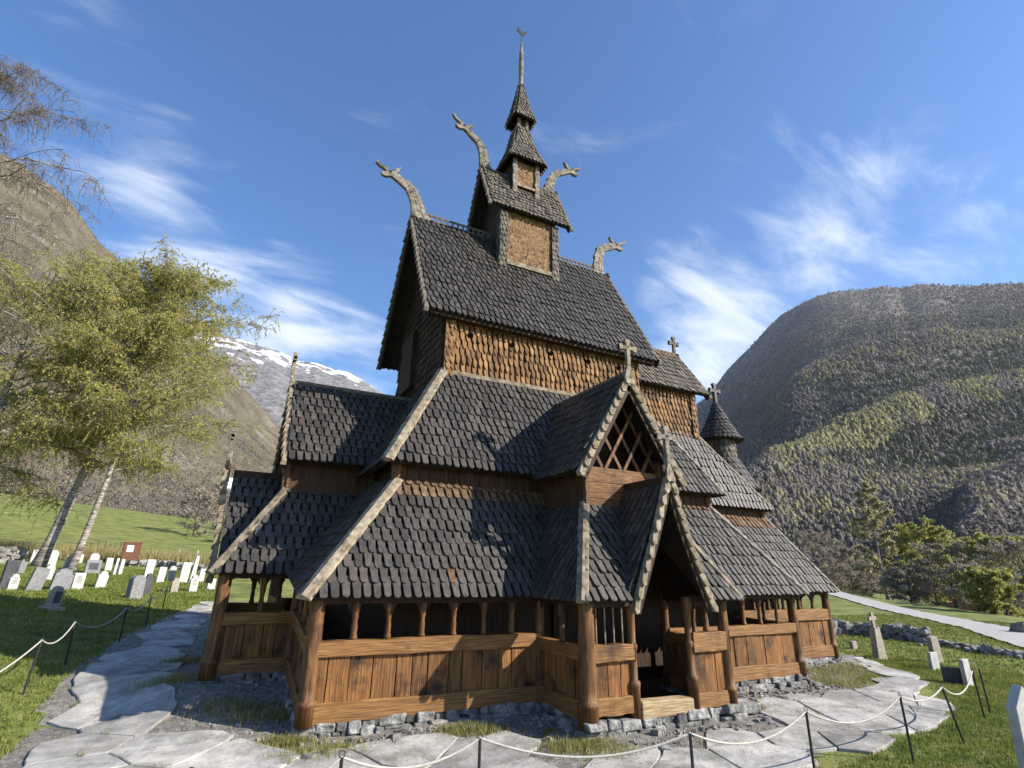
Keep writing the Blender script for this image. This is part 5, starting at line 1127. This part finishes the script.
# ------------------------------------------------------------------ rope barriers
def rope_post(top, label, lean=(0, 0), h=1.1, group='rope barrier posts'):
    x, y, z = top; gz = g1(x, y); o = empty('rope_post', label, 'post', (x - lean[0]*h, y - lean[1]*h, gz), group); hh = z - gz
    mb = MB(); mb.tube([(0, 0, -.2), (lean[0]*h, lean[1]*h, hh)], .022, 8); mb.build('rod', 'iron', o)
    mb = MB(); n = 14; mb.tube([(lean[0]*h + .035*math.cos(t), lean[1]*h + .035*math.sin(t)*.4, hh + .03 + .035*math.sin(t)) for t in [2*math.pi*k/n for k in range(n + 1)]], .008, 5); mb.build('eyelet', 'iron', o)
    return Vector((x, y, z))
def hz_(u, w, z):
    d = ray(u, w); return CAM + d * (z - CAM[2]) / d[2]
def rope(name, label, tops, sag, r=.016):
    pts = []
    for a, b, s in zip(tops[:-1], tops[1:], sag):
        for k in range(16):
            t = k/16; p = a.lerp(b, t); p.z -= s * 4 * t * (1 - t); pts.append(p)
    pts.append(tops[-1]); mb = MB(); mb.tube(pts, r, 8); return tag(mb.build(name, 'rope', smooth=True), label, 'rope')
FR = [(190, 775, 'iron rope post at the near left end of the front rope, by the picture bottom', (0,0)), (342, 757, 'iron rope post by the stone footing left of the middle, only its top showing', (0,0)), (480, 738, 'iron rope post in front of the long plank wall of the church', (0,0)), (690, 733, 'iron rope post in front of the church doorway', (0,0)), (806, 711, 'iron rope post on the slabs left of the leaning posts', (.0,.0)), (900, 696, 'iron rope post at the near edge of the grass on the right', (-.03,0)), (942, 687, 'strongly leaning iron rope post on the right', (-.30,.05)), (972, 671, 'iron rope post behind the leaning one, left one of a close pair', (-.08,0)), (979, 669, 'iron rope post behind the leaning one, right one of a close pair', (-.05,0))]
tops = [rope_post(hz_(u, w, .66 if k < 6 else .62), lab, ln) for k, (u, w, lab, ln) in enumerate(FR)]
rope('barrier_rope', 'white rope sagging between iron posts along the front of the church', tops[:8], [.3, .22, .26, .28, .3, .16, .30])
LF = [(-120, 690, 'iron rope post at the near end of the left lawn rope, by the left edge'), (42, 640, 'nearest iron rope post on the left lawn'), (75, 622, 'second iron rope post from the near end on the left lawn'), (127, 608, 'third iron rope post from the near end on the left lawn'), (151, 597, 'fourth iron rope post from the near end on the left lawn'), (167, 588, 'farthest iron rope post on the left lawn, in front of the cream stone')]
bs = [None, (22, 695), (65, 665), (119, 642), (146, 626), (162, 612)]
tl = []
for (u, w, lab), b in zip(LF, bs):
    if b is None: tl.append(rope_post(tuple(at(-60, 12) + Vector((0, 0, 1.0))), lab)); continue
    q = ghit(*b); r_ = ray(u, w); dq = math.hypot(q[0] - CAM[0], q[1] - CAM[1]); dr = math.hypot(r_[0], r_[1]); T_ = CAM + r_ * (dq / dr)
    lx, ly = (T_[0] - q[0]), (T_[1] - q[1]); o = empty('rope_post', lab, 'post', tuple(q), 'rope barrier posts'); mb = MB(); mb.tube([(0, 0, -.2), (lx, ly, T_[2] - q[2])], .024, 8); mb.build('rod', 'iron', o)
    mb = MB(); mb.tube([(lx + .035*math.cos(t), ly, T_[2] - q[2] + .03 + .035*math.sin(t)) for t in [2*math.pi*k/14 for k in range(15)]], .008, 5); mb.build('eyelet', 'iron', o); tl.append(Vector(T_))
rope('barrier_rope', 'white rope sagging along the left lawn beside the path', tl, [.25, .25, .32, .25, .2], r=.018)

# ------------------------------------------------------------------ grass, dry tufts, loose stones
def grass(name, label, n, region, mat, hrange, seed, wid=.012, excl=()):
    rg = np.random.default_rng(seed); x0, x1, y0, y1 = region(None) if callable(region) else region
    X = rg.uniform(x0, x1, n); Y = rg.uniform(y0, y1, n)
    d = np.stack([X, Y, G(X, Y)], -1) - CAM; c = d @ RM; dep = -c[:, 2]; u = 512 + FPX*c[:, 0]/dep; w = 384 - FPX*c[:, 1]/dep
    ok = (dep > 1) & (u > -300) & (u < 1400) & (w < 1000)
    for e in excl: ok &= ~inside(X + rg.normal(0, .10, n), Y + rg.normal(0, .10, n), e)
    return X[ok], Y[ok], rg
def blades(X, Y, rg, hrange, wid, k=3):
    n = len(X); X = np.repeat(X, k) + rg.normal(0, .03, n*k); Y = np.repeat(Y, k) + rg.normal(0, .03, n*k); Z = G(X, Y); h = rg.uniform(*hrange, n*k); a = rg.uniform(0, 2*np.pi, n*k); l = rg.uniform(.1, .7, n*k) * h
    dx, dy = np.cos(a), np.sin(a); w = wid * rg.uniform(.6, 1.4, n*k); b = rg.uniform(0, 2*np.pi, n*k); lx, ly = np.cos(b)*l, np.sin(b)*l
    V = np.stack([np.stack([X - dx*w, Y - dy*w, Z - .01], -1), np.stack([X + dx*w, Y + dy*w, Z - .01], -1), np.stack([X + lx, Y + ly, Z + h], -1)], 1).reshape(-1, 3)
    return V, np.arange(len(V)).reshape(-1, 3)
KEEP = [[(-7.6,-5.9),(-2.3,-5.9),(-2.3,-7.8),(2.3,-7.8),(2.3,-5.9),(7.6,-5.9),(7.6,-3.6),(12.6,-3.6),(12.6,6),(-7.6,6),(-7.6,2.4),(-9.4,2.4),(-9.4,-2.4),(-7.6,-2.4)]]
MOUND = [(7.4,-5.6),(8.2,-6.5),(9.8,-6.0),(11.3,-5.3),(13.4,-2.8),(12.8,-2.4),(12.8,-3.6),(9,-3.6),(7.7,-4.8)]
def make_grass():
    V = []; F = []; o = 0
    for reg, n, hr, wd, k in [((-24, -10.5, -12, 14), 42000, (.05, .12), .012, 3), ((-26, -9, 14, 42), 36000, (.07, .15), .03, 2), ((1, 17, -14, -2), 52000, (.04, .10), .011, 3), ((14, 48, -18, 14), 40000, (.06, .14), .028, 2)]:
        X, Y, rg = grass('', '', n, reg, None, None, 5 + int(n), excl=KEEP + [PATH, GRAVEL, ROAD]); v, f = blades(X, Y, rg, hr, wd, k); V.append(v); F.append(f + o); o += len(v)
    tag(np_mesh('grass', np.concatenate(V), np.concatenate(F), 'grass_blade'), 'short green grass growing on the lawns around the church', 'grass', kind='stuff')
make_grass()
def make_tufts():
    V = []; F = []; o = 0; rg = np.random.default_rng(9); mi = []
    spots = [(-7.6,-5.7,.25,500), (-7.1,-6.35,.45,500), (-4.1,-6.2,.35,650), (-2.5,-7.7,.4,700), (-1.9,-8.3,.3,300), (3.1,-6.9,.3,420), (-7.7,-4.2,.5,500), (-9.9,-1.6,.35,500), (-8.3,-3.6,.5,350), (-9.7,.8,.3,400)]
    Xs, Ys = [], []
    for x, y, s, n in spots: Xs.append(rg.normal(x, s, n)); Ys.append(rg.normal(y, s*.45, n))
    X = rg.uniform(7, 14, 9000); Y = rg.uniform(-7, -2, 9000); ok = inside(X, Y, MOUND) & (rg.random(9000) < .75); Xs.append(X[ok]); Ys.append(Y[ok])
    E_ = np.repeat(np.array(EDGES), 5, 0); Xs.append(E_[:, 0] + rg.normal(0, .05, len(E_))); Ys.append(E_[:, 1] + rg.normal(0, .05, len(E_)))
    X = np.concatenate(Xs); Y = np.concatenate(Ys); ok = ~inside(X, Y, [(-7.3,-5.45),(-2.05,-5.45),(-2.05,-7.45),(2,-7.45),(2,-5.45),(7.3,-5.45),(7.3,-3.25),(12.2,-3.25),(12,3),(-7.2,3),(-7.2,-2),(-9,-2),(-9,-2.1),(-7.3,-2.1)]); X = X[ok]; Y = Y[ok]
    v, f = blades(X, Y, rg, (.05, .18), .008, 3); mi = (rg.random(len(f)) < .42).astype(int)
    tag(np_mesh('grass_tufts', v, f, ['dry_grass', 'grass_blade'], mi=mi), 'straw coloured and green grass tufts along the foot of the church', 'grass', kind='stuff')
    # tall dry reeds at the back of the graveyard
    P = [at(u, d) for u in np.linspace(-40, 215, 120) for d in (68.5, 69.5, 71, 72)]; X = np.repeat([p.x for p in P], 14) + rg.normal(0, .6, 14*len(P)); Y = np.repeat([p.y for p in P], 14) + rg.normal(0, .6, 14*len(P))
    v, f = blades(X, Y, rg, (.5, 1.5), .03, 2); tag(np_mesh('dry_reeds', v, f, 'dry_grass'), 'band of straw coloured tall dry grass along the field fence behind the graveyard', 'grass', kind='stuff')
make_tufts()
def make_scree():
    rg = random.Random(12); mb = MB(); n = 0
    while n < 800:
        k = rg.random()
        if k < .35: x, y = rg.uniform(-7.4, -2.2), -5.75 - abs(rg.gauss(0, .45))
        elif k < .6: x, y = rg.uniform(2.2, 8), -5.75 - abs(rg.gauss(0, .4))
        elif k < .75: x, y = rg.uniform(-2.6, 3.2), -7.75 - abs(rg.gauss(0, .35))
        elif k < .9: x, y = rg.uniform(7.4, 13), -3.7 - abs(rg.gauss(0, .5))
        else: x, y = rg.uniform(-9.4, -7.5), rg.uniform(-5.5, -2.2)
        s = rg.uniform(.02, .07) * (2.4 if rg.random() < .08 else 1); z = g1(x, y) + .015; a = rg.uniform(0, 3.14); c, q = math.cos(a)*s, math.sin(a)*s; j = lambda: rg.uniform(.6, 1.2)
        mb.hexa([(x - c*j(), y - q*j(), z - .04), (x + q*j(), y - c*j(), z - .04), (x + c*j(), y + q*j(), z - .04), (x - q*j(), y + c*j(), z - .04), (x - c*.8*j(), y - q*.8*j(), z + s*.6*j()), (x + q*.8*j(), y - c*.8*j(), z + s*.6*j()), (x + c*.8*j(), y + q*.8*j(), z + s*.6*j()), (x - q*.8*j(), y + c*.8*j(), z + s*.6*j())]); n += 1
    tag(mb.build('loose_stones', 'lichen_rock'), 'loose grey stones scattered along the foot of the walls', 'stones', kind='stuff')
make_scree()
